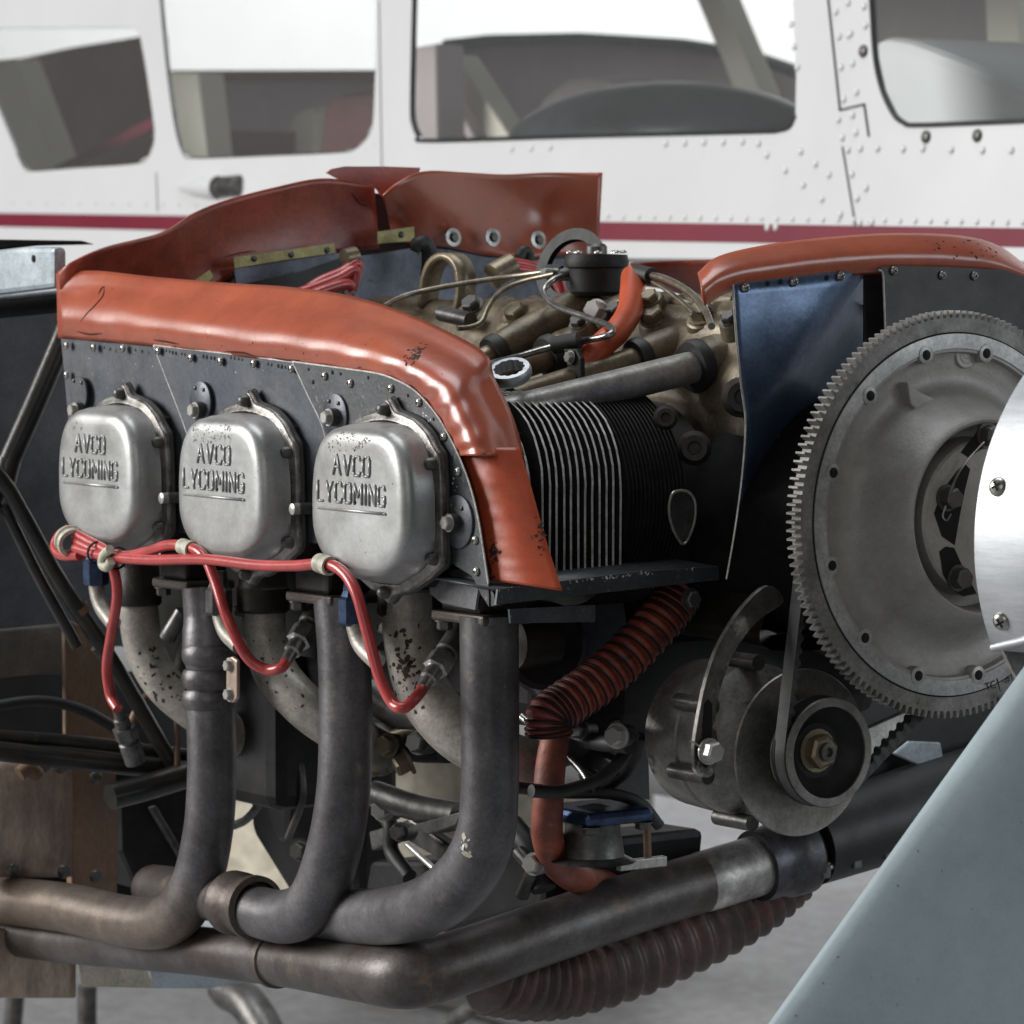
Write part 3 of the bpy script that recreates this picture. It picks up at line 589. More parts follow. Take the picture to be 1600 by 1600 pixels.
for p, r in (((1085, 700), .0085), ((1040, 652), .0060), ((1160, 620), .010)):
    c = at(*p, X=.285); lathe('case_boss', [(-.03, r*1.4), (-.004, r*1.1), (0, r), (0, r*.55), (-.006, r*.5), (-.006, 0)], c, (.8, -.6, .05), crankdark, eng, 24)
# ------------------------------------------------------------------ cylinders: head fins and barrel fins
def fin_mesh(px, Y, X0, t=.0016, m=(finm, finedge)):
    out = [at(x, y, Y=Y) for x, y in px]; n = len(out); vs = []; fs = []; mi = []
    inner = [V(X0, Y, out[-1].z), V(X0, Y, out[0].z)]
    loop = out+inner; N_ = len(loop)
    me = bpy.data.meshes.new('cooling_fin'); bm = bmesh.new()
    a = [bm.verts.new(p) for p in loop]; b = [bm.verts.new(p+V(0, t, 0)) for p in loop]
    f1 = bm.faces.new(a); f2 = bm.faces.new(b[::-1])
    for i in range(N_):
        f = bm.faces.new((a[i], b[i], b[(i+1) % N_], a[(i+1) % N_])); f.material_index = 1 if i < n-1 else 0
    bmesh.ops.recalc_face_normals(bm, faces=bm.faces); bm.to_mesh(me); bm.free()
    for k in m: me.materials.append(k)
    return me
cyl = box('cylinder_barrel_head', (.14, .10, -.045), (.215, .165, .055), finm, eng)
XE = .252
lastY = at(968, 800, X=XE).y
NF = 20
for k in range(NF):
    Y = lastY-.0058*k
    # outline in the X-Z plane at this depth: straight side, rounded shoulder, top running back
    top = .0700 if k < 12 else .0700-.0060*(k-11)
    XK = XE if k < 12 else XE-.0062*(k-11)
    r = .046
    pts = [V(XK, Y, -.052+.0006*k), V(XK, Y, top-.066)]
    zc = top-.058
    for j in range(9):
        a = math.pi/2*j/8; pts.append(V(XK-.060+.060*math.cos(a), Y, zc+.058*math.sin(a)))
    pts.append(V(XK-.085, Y, top+.001))
    bm = bmesh.new(); lp = [p+V(0, random.uniform(-.0003, .0003), 0) for p in pts]+[V(.15, Y, top), V(.15, Y, -.052)]
    T = .0017; a = [bm.verts.new(p) for p in lp]; b = [bm.verts.new(p+V(0, T, 0)) for p in lp]; n = len(lp)
    bm.faces.new(a); bm.faces.new(b[::-1])
    for i in range(n):
        f = bm.faces.new((a[i], b[i], b[(i+1) % n], a[(i+1) % n])); f.material_index = 1 if i < n-3 else 0
    bmesh.ops.recalc_face_normals(bm, faces=bm.faces); me = bpy.data.meshes.new('cooling_fin'); bm.to_mesh(me); bm.free()
    me.materials.append(finm); me.materials.append(finedge); link('cooling_fin', me, None, cyl)
bar = lathe('cylinder_barrel', [(0, .062), (.08, .062)], V(.18, lastY+.004, 0), (0, 1, 0), finm, eng, 40)
for k in range(15):
    Y = lastY+.006+.0034*k
    me = lathe_mesh([(0, .058), (0, .0745), (.0012, .0745), (.0012, .058)], V(.18, Y, -.002), (0, 1, 0), 56, 'barrel_fin')
    for m in (finm, finedged): me.materials.append(m)
    for p in me.polygons:
        c = p.center
        if math.hypot(c.x-.18, c.z+.002) > .0740: p.material_index = 1
    me.polygons.foreach_set('use_smooth', [False]*len(me.polygons)); link('barrel_fin', me, None, bar)
# fin tops of the middle cylinder behind
cy2 = box('cylinder_head_top', (-.02, .075, .02), (.06, .135, .055), finm, eng)
for k in range(13):
    Y = .068+.0056*k
    o = box('cooling_fin', (-.02, Y, .02), (.082-.0005*k, Y+.0017, .0705-.0003*k), [finm], cy2, 0)
    o.data.materials.append(finedge)
    for p in o.data.polygons:
        if p.normal.z > .5 or p.normal.x > .5: p.material_index = 1
# teardrop shaped tag
tz = [(1064, 766), (1052, 770), (1046, 785), (1046, 805), (1051, 825), (1060, 843), (1067, 850), (1075, 843), (1084, 820), (1087, 800), (1085, 780), (1076, 769)]
tp = [at(x, y, X=.292) for x, y in tz]; tg = prism('teardrop_plate', tp, (-.0015, 0, 0), steeldk, eng)
tube('plate_rim', tp+[tp[0]], .0009, alu, tg, 6, 60)
# ------------------------------------------------------------------ front baffle behind the flywheel
def frontpanel():
    # left panel: a sheet curling back towards the cylinder; rows go down, columns go right
    rows = []
    L = [(1145, 443), (1150, 520), (1158, 600), (1165, 660), (1160, 740), (1148, 830), (1135, 905), (1130, 960)]
    Rr = [(1356, 419), (1356, 520), (1352, 600), (1345, 680), (1335, 760), (1320, 850), (1310, 920), (1300, 980)]
    l2 = cr([(*p, 0) for p in L], 30); r2 = cr([(*p, 0) for p in Rr], 30)
    for i in range(30):
        row = []
        for j in range(24):
            s = j/23; p = l2[i].lerp(r2[i], s)
            dd = ((p.x-1205)*(-215)-(p.y-640)*140)/-256.6; e_ = max(0, min(1, (dd+25)/130)); X = .330-.075*e_*e_*(3-2*e_)
            row.append(at(p.x, p.y, X=X))
        rows.append(row)
    return loft_mesh(rows, 'front_baffle')
fb = link('front_baffle', frontpanel(), bafgloss, eng); solid(fb, .0014, 0); fb['label'] = 'glossy blue black baffle sheet behind the flywheel'
tube('baffle_edge', [at(x, y, X=.3305) for x, y in [(1145, 443), (1150, 520), (1158, 600), (1165, 660), (1160, 740), (1148, 830), (1135, 905)]], .0008, alu, fb, 6, 40)
f2 = prism('front_baffle', [at(x, y, X=.333) for x, y in [(1380, 424), (1374, 418), (1400, 415), (1500, 418), (1640, 426), (1640, 620), (1400, 620), (1384, 520)]], (-.0014, 0, 0), bafblack, eng); f2['label'] = 'flat dark baffle sheet above the flywheel'
prism('baffle_flange', [at(x, y, X=.320) for x, y in [(1350, 421), (1384, 421), (1390, 560), (1350, 560)]], (-.001, 0, 0), bafblack, eng)
tube('flange_edge', [at(x, y, X=.3335) for x, y in [(1372, 421), (1379, 428), (1381, 460), (1383, 520)]], .0008, alu, f2, 6, 30)
for p in ((1164, 449), (1240, 440), (1313, 431)): put('baffle_screw', PAN, at(*p, X=.3312), (1, 0, 0), fb, .0034, .4)
for p in ((1396, 423), (1472, 430), (1522, 431)): put('baffle_screw', PAN, at(*p, X=.3334), (1, 0, 0), f2, .0032, .9)
for p in ((1200, 443), (1220, 440), (1292, 434)): put('rivet_hole', HOLE, at(*p, X=.3312), (1, 0, 0), fb, .0018)
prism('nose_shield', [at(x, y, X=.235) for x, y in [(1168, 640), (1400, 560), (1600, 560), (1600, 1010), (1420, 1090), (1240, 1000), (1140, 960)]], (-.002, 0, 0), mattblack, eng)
# ------------------------------------------------------------------ flywheel
XF = .4215; FC = V(XF, YC, ZC); RO = .1345
fly = thing('flywheel', 'grey cast flywheel with starter ring gear teeth and lightening recess', 'flywheel', tuple(FC))
def ringgear():
    NT = 149; Rr, Rt = .1292, RO-.0006; vs = []; fs = []
    for k in range(NT):
        for (f, r) in ((0, Rr), (.22, Rr), (.38, Rt), (.62, Rt), (.80, Rr)):
            a = 2*math.pi*(k+f)/NT; c, s = math.cos(a), math.sin(a)
            e = .0012 if r == Rt else 0
            vs += [FC+V(0, r*c, r*s)-V(e*.0, 0, 0), FC+V(-.0090, r*c, r*s), FC+V(0, .1195*c, .1195*s), FC+V(-.0090, .1195*c, .1195*s)]
    n = NT*5
    for k in range(n):
        a, b = k*4, ((k+1) % n)*4
        fs += [(a, b, b+2, a+2), (a, a+1, b+1, b), (a+1, a+3, b+3, b+1)]
    return mesh_of('ring_gear', vs, fs, False)
rg = link('ring_gear', ringgear(), gearm, fly)
AXI = (1, 0, 0)
sup = lathe('rim_support', [(-.010, .1195), (-.0008, .1192), (.0004, .1185), (.0006, .110), (.0002, .1070), (-.0045, .1060), (-.0060, .1035), (-.0065, .100), (-.0070, .096), (-.0078, .092), (-.0072, .0875), (-.0045, .083), (.0005, .0790), (.0070, .0755), (.0145, .0723), (.0215, .0696), (.0275, .0670), (.0313, .0650), (.0325, .0635), (.0318, .0618), (.0290, .0605), (.010, .0590), (.008, .052), (.008, 0)], FC, AXI, flym, fly, 128, 28)
lathe('machined_rim', [(-.002, .1190), (.0012, .1188), (.0013, .1183), (.0013, .1092), (.0010, .1088), (-.006, .1088)], FC, AXI, flyrim, fly, 128, 30)
lathe('rim_groove', [(.0003, .1199), (.0003, .1187)], FC, AXI, hole, fly, 128)
hub = lathe('hub', [(.008, .0520), (.0265, .0510), (.0280, .0495), (.0285, .047), (.0285, .0), ], FC, AXI, flym, fly, 48, 30)
for px in ((1443, 535), (1544, 535), (1351, 607), (1294, 736), (1289, 888), (1341, 1010), (1430, 1075), (1530, 1068)):
    c = at(*px, X=XF+.0013); d = (c-FC); d.x = 0; rr = d.length; d.normalize(); c = FC+d*.1085+V(.0013, 0, 0)
    ear = lathe('bolt_ear', [(-.006, .0062), (.0004, .0060), (.0006, .0056), (.0006, 0)], c, AXI, flyrim, fly, 24)
    put('bolt_hole', HOLE, c+V(.0007, 0, 0), AXI, ear, .0034)
def onfly(px, py, x): return at(px, py, X=XF+x)
lug = prism('casting_lug', [onfly(1399, 596, -.011), onfly(1420, 612, -.011), onfly(1442, 622, -.011), onfly(1438, 640, -.011), onfly(1418, 646, -.011), onfly(1404, 630, -.011)], (.012, .0, 0), flym, fly, .001)
c = onfly(1508, 554, -.006); lathe('casting_pad', [(-.01, .0092), (.001, .009), (.0015, .0085), (.0013, .006), (.0017, .0055), (.0013, .003), (.0016, .0026), (.0016, 0)], c, AXI, flym, fly, 30)
for k, (pp, (px, py)) in enumerate((([(1502, 707), (1515, 690), (1529, 672), (1557, 660), (1556, 684), (1536, 700), (1514, 715)], (1541, 680)), ([(1497, 735), (1508, 725), (1516, 733), (1508, 765), (1500, 805), (1492, 852), (1472, 838), (1460, 802), (1474, 765)], (1479, 778)), ([(1468, 862), (1478, 854), (1491, 856), (1505, 887), (1526, 927), (1505, 932), (1488, 922), (1474, 898)], (1495, 903)))):
    pk = prism('hub_pocket', [onfly(x, y, .0290) for x, y in pp], (-.0004, 0, 0), hole, fly)
    nut = put('hub_nut', HEXD, onfly(px, py, .0291), AXI, pk, .0070, .3+k, 1.5)
tube('safety_wire', [onfly(1538, 690, .040), onfly(1514, 716, .034), onfly(1496, 742, .033), onfly(1484, 772, .040)], .0007, steel, fly, 6)
tube('safety_wire', [onfly(1478, 790, .036), onfly(1473, 806, .034), onfly(1479, 813, .033), onfly(1486, 803, .033)], .0006, steel, fly, 6)
mk = mat('ink_black', (.01, .01, .01), None, .7, 0, rvar=0)
def text(name, s, loc, size, xdir, zdir, m, parent):
    cu = bpy.data.curves.new(name, 'FONT'); cu.body = s; cu.size = size; cu.extrude = .00008
    ob = bpy.data.objects.new(name, cu); COL.objects.link(ob); bpy.context.view_layer.update()
    me = bpy.data.meshes.new_from_object(ob.evaluated_get(bpy.context.evaluated_depsgraph_get())); bpy.data.objects.remove(ob)
    x = Vector(xdir).normalized(); z = Vector(zdir); z = (z-x*z.dot(x)).normalized(); n = x.cross(z)
    mm = Matrix((x, z, n)).transposed().to_4x4(); mm.translation = loc; me.transform(mm); me.materials.clear()
    return link(name, me, m, parent)
p0, p1 = onfly(1544, 1078, .0016), onfly(1590, 1062, .0016)
text('timing_mark_text', 'TC', onfly(1540, 1080, .0016), .0075, p1-p0, (0, 0, 1), mk, fly); text('timing_mark_text', '#1', onfly(1572, 1067, .0016), .0065, p1-p0, (0, 0, 1), mk, fly)
q = onfly(1558, 1060, .0016); q2 = onfly(1563, 1080, .0016); tube('timing_line', [q, q2], .0004, mk, fly, 5, 2)
# ------------------------------------------------------------------ propeller: spinner and blade
XS = .605; RS = .145
prop = thing('propeller', 'propeller with polished spinner and pale grey blade at the right edge', 'propeller', (XS+.05, YC, ZC))
tip = at(1200, 1600, X=XS+.02); rootp = at(1604, 1035, X=XS+.02); bd = (tip-rootp); bd.x = 0; bd.normalize()
def spinner():
    prof = [(.000, RS-.004), (.0, RS), (.006, RS), (.03, RS-.001), (.06, RS-.006), (.10, RS-.018), (.15, RS-.042), (.20, RS-.075), (.24, RS-.11), (.262, .015), (.266, 0)]
    P = cr([(a, b, 0) for a, b in prof], 60); vs = []; fs = []; seg = 160; O = V(XS, YC, ZC)
    for p in P:
        for k in range(seg):
            t = 2*math.pi*k/seg; vs.append(O+V(p.x, max(p.y, 1e-4)*math.cos(t), max(p.y, 1e-4)*math.sin(t)))
    cut1 = at(1552, 1016, X=XS); side = V(0, -bd.z, bd.y)
    if side.y > 0: side = -side
    lim = (cut1-O).dot(side)
    for i in range(len(P)-1):
        for k in range(seg):
            k2 = (k+1) % seg; f = (i*seg+k, i*seg+k2, (i+1)*seg+k2, (i+1)*seg+k)
            c = sum((vs[j] for j in f), V(0, 0, 0))/4-O
            if c.dot(bd) > .05 and abs(c.dot(side)) < lim and c.x < .12: continue
            fs.append(f)
    return mesh_of('spinner', vs, fs), lim, side
sm, lim, sidev = spinner()
spn = link('spinner', sm, chrome, prop); solid(spn, .0012, -1)
def onspin(px, py):
    best = None
    for i in range(400):
        x = XS+.0+.12*i/399; p = at(px, py, X=x); r = math.hypot(p.y-YC, p.z-ZC); t = x-XS
        rr = RS-.001 if t < .03 else RS-.006*(t-.03)/.03
        d = abs(r-rr)
        if best is None or d < best[0]: best = (d, p)
    return best[1]
for px in ((1561, 761), (1567, 970)):
    c = onspin(*px); n = V(0.05, c.y-YC, c.z-ZC).normalized(); put('spinner_screw', PAN, c, n, spn, .0060, .5)
c = onspin(1553, 1002); n = V(0.05, c.y-YC, c.z-ZC).normalized(); xd = V(1, 0, 0); text('handwritten_mark', '2v', c+n*.0006, .010, xd, n.cross(xd), mk, spn)
lip0, lip1 = onspin(1553, 1012), onspin(1598, 1002)
tube('cutout_lip', [lip0, lip1, lip1+(lip1-lip0)*1.5], .0030, chrome, spn, 10)
lathe('spinner_backplate', [(-.002, .0), (-.002, RS-.006), (.004, RS-.004), (.004, 0)], V(XS, YC, ZC), AXI, alu, prop, 64)
def blade():
    rows = []; n = 26; m = 30; cdir = V(0, -bd.z, bd.y)
    if cdir.y < 0: cdir = -cdir
    e0 = at(1604, 1035, X=XS+.03); e1 = at(1200, 1600, X=XS+.03); d = (e1-e0)
    for i in range(n+1):
        s = -.10+i/n*4.2; le = e0+d*s; r = i/n
        ch = .20-.06*max(0, (r-.5))
        wtw = math.radians(26-14*r); ring = []
        root = r < .06
        for k in range(m):
            t = 2*math.pi*k/m; c = .5-.5*math.cos(t); th = (.16 if r < .1 else .11-.05*r)*(1.9*math.sqrt(max(c, 0))*(1-c)+.02*(1-c))*(1 if t < math.pi else -.35)
            q = le+(cdir*math.cos(wtw)+V(math.sin(wtw), 0, 0))*(c*ch)+(V(math.cos(wtw), 0, 0)-cdir*math.sin(wtw))*(th*ch)
            ring.append(q)
        rows.append(ring)
    return loft_mesh(rows, 'blade', True)
bl = link('blade', blade(), bladep, prop); bl['label'] = 'pale blue grey painted propeller blade'
tube('blade_shank', [V(XS+.05, YC+.03, ZC)+bd*.02, V(XS+.05, YC+.035, ZC)+bd*.09, V(XS+.045, YC+.045, ZC)+bd*.15], [.040, .040, .038], bladep, prop, 28)
# ------------------------------------------------------------------ alternator and belt
XA = .400; AC = at(1291, 1175, X=XA)
alt = thing('alternator', 'alternator with slotted bracket and pulley under the flywheel', 'alternator', tuple(AC))
AO = V(XA, AC.y, AC.z)
lathe('pulley', [(-.016, .024), (-.012, .036), (-.0085, .0365), (-.0045, .029), (-.0035, .029), (0, .0355), (.0025, .0360), (.003, .0350), (.003, .0305), (.0015, .0300), (-.004, .0255), (-.010, .018), (-.010, 0)], AO, AXI, black, alt, 64, 25)
lathe('pulley_rim', [(.0026, .0358), (.0036, .0352), (.0036, .0300), (.0026, .0296)], AO, AXI, mat('pulley_face', (.22, .21, .195), (.15, .14, .13), .42, .7, 30, (.35, .7)), alt, 64, 25)
nutp = put('pulley_nut', HEXG, AO+V(-.010, 0, 0), AXI, alt, .0115, .25, .9); lathe('shaft_end', [(0, .0062), (.013, .0062), (.0132, .0052), (.0132, .0032), (.009, .003), (.009, 0)], AO+V(-.010, 0, 0), AXI, steeldk, alt, 24)
fan = lathe('fan_disc', [(-.026, .0), (-.0265, .05), (-.0255, .0545), (-.0242, .0552), (-.0232, .0545), (-.0235, .045), (-.0215, .028), (-.017, .0245), (-.016, 0)], AO+V(-.002, 0, -.003), AXI, mat('fan_disc_steel', (.24, .23, .21), (.17, .16, .145), .36, .75, 24, (.35, .7), .06, 200, (.06, .055, .05), 14, (.6, .75)), alt, 72, 25)
body = lathe('housing', [(-.125, .0), (-.125, .040), (-.118, .050), (-.09, .0515), (-.084, .0515), (-.083, .0500), (-.080, .0500), (-.079, .0515), (-.062, .0515), (-.055, .045), (-.045, .026), (-.030, .02)], AO+V(-.012, 0, 0), AXI, mat('alternator_cast', (.30, .29, .27), (.18, .17, .16), .42, .45, 26, (.35, .7), .15, 160, (.045, .042, .04), 50, (.6, .7)), alt, 56, 25)
for a in (200, 255, 150, 100):
    r = math.radians(a); c = AO+V(-.079, .0545*math.cos(r), .0545*math.sin(r))
    tube('housing_lug', [c+V(-.018, 0, 0), c+V(.020, 0, 0)], .0055, steeldk, body, 14, 2)
br = [(1200, 915), (1160, 950), (1125, 1005), (1105, 1060), (1092, 1120), (1085, 1170), (1088, 1205), (1103, 1215), (1117, 1205), (1122, 1165), (1118, 1120), (1128, 1070), (1150, 1015), (1185, 970), (1225, 940)]
bk = prism('slotted_bracket', [at(x, y, X=.378) for x, y in smooth_loop(br, 4)], (-.004, 0, 0), mat('bracket_steel', (.14, .13, .12), (.05, .046, .042), .42, .6, 26, (.4, .6), .1, 150, (.40, .38, .34), 38, (.56, .66)), alt, .0008)
prism('bracket_slot', [at(x, y, X=.3787) for x, y in [(1101, 1100), (1107, 1093), (1113, 1100), (1112, 1150), (1109, 1196), (1103, 1200), (1098, 1194), (1098, 1150)]], (-.0004, 0, 0), hole, bk)
put('bracket_bolt', HEX, at(1107, 1174, X=.3795), AXI, bk, .0070, .2, 1.4)
tube('safety_wire', [at(1078, 1157, X=.39), at(1092, 1166, X=.392), at(1100, 1186, X=.394), at(1112, 1188, X=.394)], .0006, steel, bk, 6)
def beltmesh():
    xb = XA-.004; c1 = V(0, AC.y, AC.z); c2 = V(0, YC, ZC); r1, r2 = .0345, .102
    d = c2-c1; D = d.length; ang = math.atan2(d.z, d.y); off = math.acos((r1-r2)/D); pts = []
    def arc(c, r, a0, a1, n):
        for i in range(n+1):
            a = a0+(a1-a0)*i/n; pts.append((c.y+r*math.cos(a), c.z+r*math.sin(a)))
    arc(c1, r1, ang+off, ang+2*math.pi-off, 40); arc(c2, r2, ang-off, ang+off, 70)
    dense = []
    for i in range(len(pts)):
        a, b = Vector(pts[i]), Vector(pts[(i+1) % len(pts)]); L = (b-a).length; k = max(1, int(L/.002)); dense += [a.lerp(b, j/k) for j in range(k)]
    n = len(dense); vs = []; fs = []; cen = Vector(((c1.y+c2.y)/2, (c1.z+c2.z)/2))
    for i in range(n):
        t = (dense[(i+1) % n]-dense[i-1]).normalized(); nn = Vector((t.y, -t.x))
        h = .0052 if (i//2) % 2 else .0030
        for (dx, dn) in ((-.0055, .0016), (.0055, .0016), (.0038, -h), (-.0038, -h)):
            q = dense[i]+nn*dn; vs.append(V(xb+dx, q.x, q.y))
    for i in range(n):
        a, b = i*4, ((i+1) % n)*4
        fs += [(a+j, a+(j+1) % 4, b+(j+1) % 4, b+j) for j in range(4)]
    return mesh_of('drive_belt', vs, fs, False)
bt = link('drive_belt', beltmesh(), beltm); tag(bt, 'black cogged V belt round the alternator pulley', 'belt')
lathe('belt_pulley', [(-.024, .06), (-.024, .104), (-.020, .1045), (-.016, .098), (-.012, .1045), (-.0105, .104), (-.0105, .06)], FC, AXI, steeldk, fly, 96)
# ------------------------------------------------------------------ sump, induction and other castings underneath
sp = box('oil_sump', (-.20, .185, -.172), (.20, .44, -.085), black, eng, .02)
for x in (-.13, 0, .13): tube('sump_rib', [V(x, .182, -.09), V(x, .182, -.165)], .008, black, sp, 10, 2)
prism('dark_backing', [at(x, y, Y=.135) for x, y in [(180, 870), (760, 900), (760, 1010), (600, 1000), (560, 1040), (380, 1010), (300, 1070), (190, 1010)]], (0, .002, 0), mattblack, eng)  # black sheet added to keep the gaps behind the intake pipes dark
box('accessory_housing', (-.32, .165, -.265), (-.20, .245, .09), black, eng, .012)
box('induction_box', (-.10, .17, -.185), (-.005, .30, -.13), blackr, eng, .015)
prism('oil_cooler_plate', [at(x, y, X=.20) for x, y in [(800, 955), (975, 940), (985, 1000), (900, 1045), (830, 1050), (800, 1040)]], (-.003, 0, 0), bafblue, eng, .001)
tube('mount_pad', [at(800, 1005, X=.21), at(860, 1000, X=.21)], .018, crankdark, eng, 20, 2)
# air box, black lower parts
prism('air_box', [at(x, y, Y=.30) for x, y in [(372, 1080), (500, 1070), (560, 1100), (560, 1320), (560, 1400), (465, 1420), (390, 1300), (385, 1200)]], (0, .04, 0), black, eng, .008)
prism('air_box', [at(x, y, Y=.22) for x, y in [(575, 1345), (690, 1345), (800, 1310), (860, 1320), (850, 1420), (700, 1460), (560, 1440)]], (0, .14, 0), black, eng, .006)
tube('breather_pipe', [at(x, y, Y=.20) for x, y in [(400, 1130), (408, 1180), (412, 1220), (405, 1255), (385, 1280), (365, 1290)]], .0035, steeldk, eng, 10)
tube('control_rod', [at(637, 1320, Y=.16), at(690, 1368, Y=.16)], .0022, alu, eng, 8, 2)
prism('cable_bracket', [at(x, y, Y=.17) for x, y in [(640, 1290), (720, 1268), (712, 1290), (668, 1304)]], (0, .02, 0), steeldk, eng, .001)
tube('crossbar', [at(585, 1240, Y=.18), at(650, 1262, Y=.18), at(720, 1275, Y=.18)], .010, steeldk, eng, 14)
for p in ((598, 1190), (640, 1188)): put('drain_bolt', HEXG, at(*p, Y=.175), V(-.3, -.8, -.4), eng, .0085, .2, 1.5)
sv = thing('fuel_servo', 'cylindrical fuel servo with blue square flange below the alternator', 'fuel servo', tuple(at(930, 1350, X=.20)))
c = at(926, 1345, X=.20); lathe('servo_body', [(0, .030), (.004, .022), (.024, .019), (.036, .022), (.040, .0)], c, (0, 0, 1), steeldk, sv, 36)
fl = at(932, 1268, X=.20); box('servo_flange', (fl.x-.03, fl.y-.028, fl.z-.006), (fl.x+.03, fl.y+.028, fl.z+.004), bluefit, sv, .004)
for sx, sy in ((-1, -1), (1, -1), (1, 1)): put('flange_bolt', HEXD, V(fl.x+sx*.024, fl.y+sy*.022, fl.z-.006), (0, 0, -1), sv, .0055)
box('servo_lever', tuple(at(962, 1360, X=.20)), tuple(at(1035, 1336, X=.20)+V(.006, 0, 0)), alu, sv, .001)
tube('lever_rod', [at(1010, 1260, X=.20), at(1012, 1340, X=.20)], .0028, rust, sv, 8, 2)
tube('wiring_loom', [at(x, y, X=.21) for x, y in [(765, 1226), (880, 1238), (950, 1240), (1000, 1255), (1030, 1290)]], .0042, blackr, eng, 10)
tube('wiring_loom', [at(x, y, X=.23) for x, y in [(990, 1145), (975, 1180), (940, 1215), (880, 1236), (830, 1236)]], .0045, blackr, eng, 10)
box('junction_box', tuple(at(900, 1220, X=.16)), tuple(at(1000, 1160, X=.16)+V(.01, 0, 0)), steeldk, eng, .004)
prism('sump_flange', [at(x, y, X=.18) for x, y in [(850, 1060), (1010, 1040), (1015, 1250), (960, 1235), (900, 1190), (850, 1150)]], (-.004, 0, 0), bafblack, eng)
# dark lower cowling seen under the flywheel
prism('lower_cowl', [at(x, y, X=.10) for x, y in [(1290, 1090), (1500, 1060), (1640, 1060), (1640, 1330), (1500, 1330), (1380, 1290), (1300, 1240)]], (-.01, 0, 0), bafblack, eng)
prism('cowl_tag', [at(x, y, X=.12) for x, y in [(1395, 1178), (1420, 1158), (1470, 1160), (1476, 1195), (1455, 1205)]], (-.003, 0, 0), nacpale, eng, .002)
prism('idler_arm', [at(x, y, X=.345) for x, y in [(1348, 1142), (1420, 1110), (1440, 1122), (1362, 1185), (1350, 1190)]], (-.006, 0, 0), alu, alt, .001)
# ------------------------------------------------------------------ exhaust
YE = .062
def ex(px, Y=YE): return [at(x, y, Y=Y) for x, y in px]
e3 = tube('exhaust_stack', [at(x, y, Y=q) for (x, y), q in zip([(764, 962), (765, 1050), (766, 1150), (765, 1240), (757, 1310), (728, 1368), (675, 1412), (600, 1432), (500, 1428)], [YE, YE, YE, YE, YE, YE, .064, .074, .09])], [.0195, .0195, .0192, .0192, .0198, .0205, .0205, .020, .019], exh, eng, 32, 80); e3['label'] = 'grey exhaust stack nearest the flywheel with white paint specks'
e2 = tube('exhaust_stack', ex([(531, 935), (538, 1030), (540, 1150), (535, 1250), (518, 1340), (490, 1410), (448, 1432), (400, 1424), (352, 1412)]), [.0185, .0185, .0188, .019, .0195, .020, .0195, .0185, .018], exh, eng, 32, 80); e2['label'] = 'grey exhaust stack in the middle'
e1 = tube('exhaust_stack', ex([(319, 918), (322, 962), (324, 985), (326, 1010), (328, 1060), (329, 1110), (331, 1200), (325, 1300), (303, 1390), (262, 1438), (200, 1440), (100, 1418), (-40, 1402)]), [.0165, .0165, .0185, .0195, .0165, .0182, .0182, .0185, .019, .0195, .020, .0195, .019], [exh1], eng, 32, 120); e1['label'] = 'exhaust stack at the rear with clamp and tan outlet'
for k, yy in enumerate((1022, 1060, 1092)):
    c = at(328, yy, Y=YE); lathe('clamp_ring', [(-.007, .0188), (-.004, .0205), (0, .0208), (.004, .0205), (.007, .0188)], c, (0, 0, 1), exh, e1, 40)
ct = [(353, 1028), (362, 1026), (370, 1032), (370, 1090), (364, 1098), (355, 1096), (353, 1085)]
cl = prism('clamp_tab', ex(ct, .045), (0, .003, 0), exhtan, e1, .001)
for p in ((359, 1040), (359, 1085)): put('clamp_bolt', HEX, at(*p, Y=.045), NY, e1, .0042)
j = at(385, 1415, Y=YE); lathe('slip_joint', [(-.022, .0195), (-.020, .0235), (-.008, .0235), (-.005, .0215), (.006, .0215), (.008, .0235), (.014, .0235), (.016, .0195)], j, at(450, 1432, Y=YE)-at(380, 1415, Y=YE), exhbrown, e2, 40)
tube('collector_pipe', [at(395, 1416, Y=YE+.002), at(330, 1400, Y=.075), at(240, 1388, Y=.10)], .0185, exhx, e2, 24)
for c, rr, sx in (((752, 962), .025, .031), ((518, 932), .022, .030), ((300, 910), .020, .026)):
    q = at(*c, Y=YE+.004); fl = box('exhaust_flange', (q.x-sx, q.y-.020, q.z-.004), (q.x+sx, q.y+.022, q.z+.003), exhbrown, eng, .002)
    box('exhaust_port', (q.x-sx*.8, q.y-.016, q.z+.003), (q.x+sx*.7, q.y+.02, q.z+.026), crankdark, eng, .003)
    for s in (-1, 1): put('flange_nut', HEXD, V(q.x+s*sx*.82, q.y-.012, q.z-.004), (0, 0, -1), fl, .0055, .2, 1.3)
for p, s in (((723, 1322), .0032), ((725, 1300), .0022)): 
    q = at(*p, Y=YE-.0185); lathe('paint_speck', [(0, s), (.0006, s*.7), (.0008, 0)], q, (-.3, -.9, .1), mat('white_speck', (.7, .7, .7), None, .6, 0, rvar=0), e3, 8)
mid = at(640, 1520, Y=.08); XM = mid.x
lp = [at(-60, 1450, Y=.085), at(120, 1470, Y=.085), at(300, 1485, Y=.085), at(450, 1502, Y=.083), at(560, 1518, Y=.08), at(640, 1524, Y=.085), at(730, 1500, X=XM), at(860, 1455, X=XM), at(1000, 1408, X=XM), at(1185, 1352, X=XM)]
xp = tube('crossover_pipe', lp, [.0185, .0185, .0185, .019, .021, .0235, .0230, .0225, .0222, .0215], [exhx], eng, 32, 120); xp['label'] = 'long rusty exhaust pipe running under the stacks'
c = at(432, 1500, Y=.0835); lathe('clamp_ring', [(-.004, .019), (-.003, .0208), (.003, .0208), (.004, .019)], c, at(500, 1510, Y=.083)-c, exhbrown, xp, 36)
d = (lp[-1]-lp[-2]).normalized(); e = lp[-1]
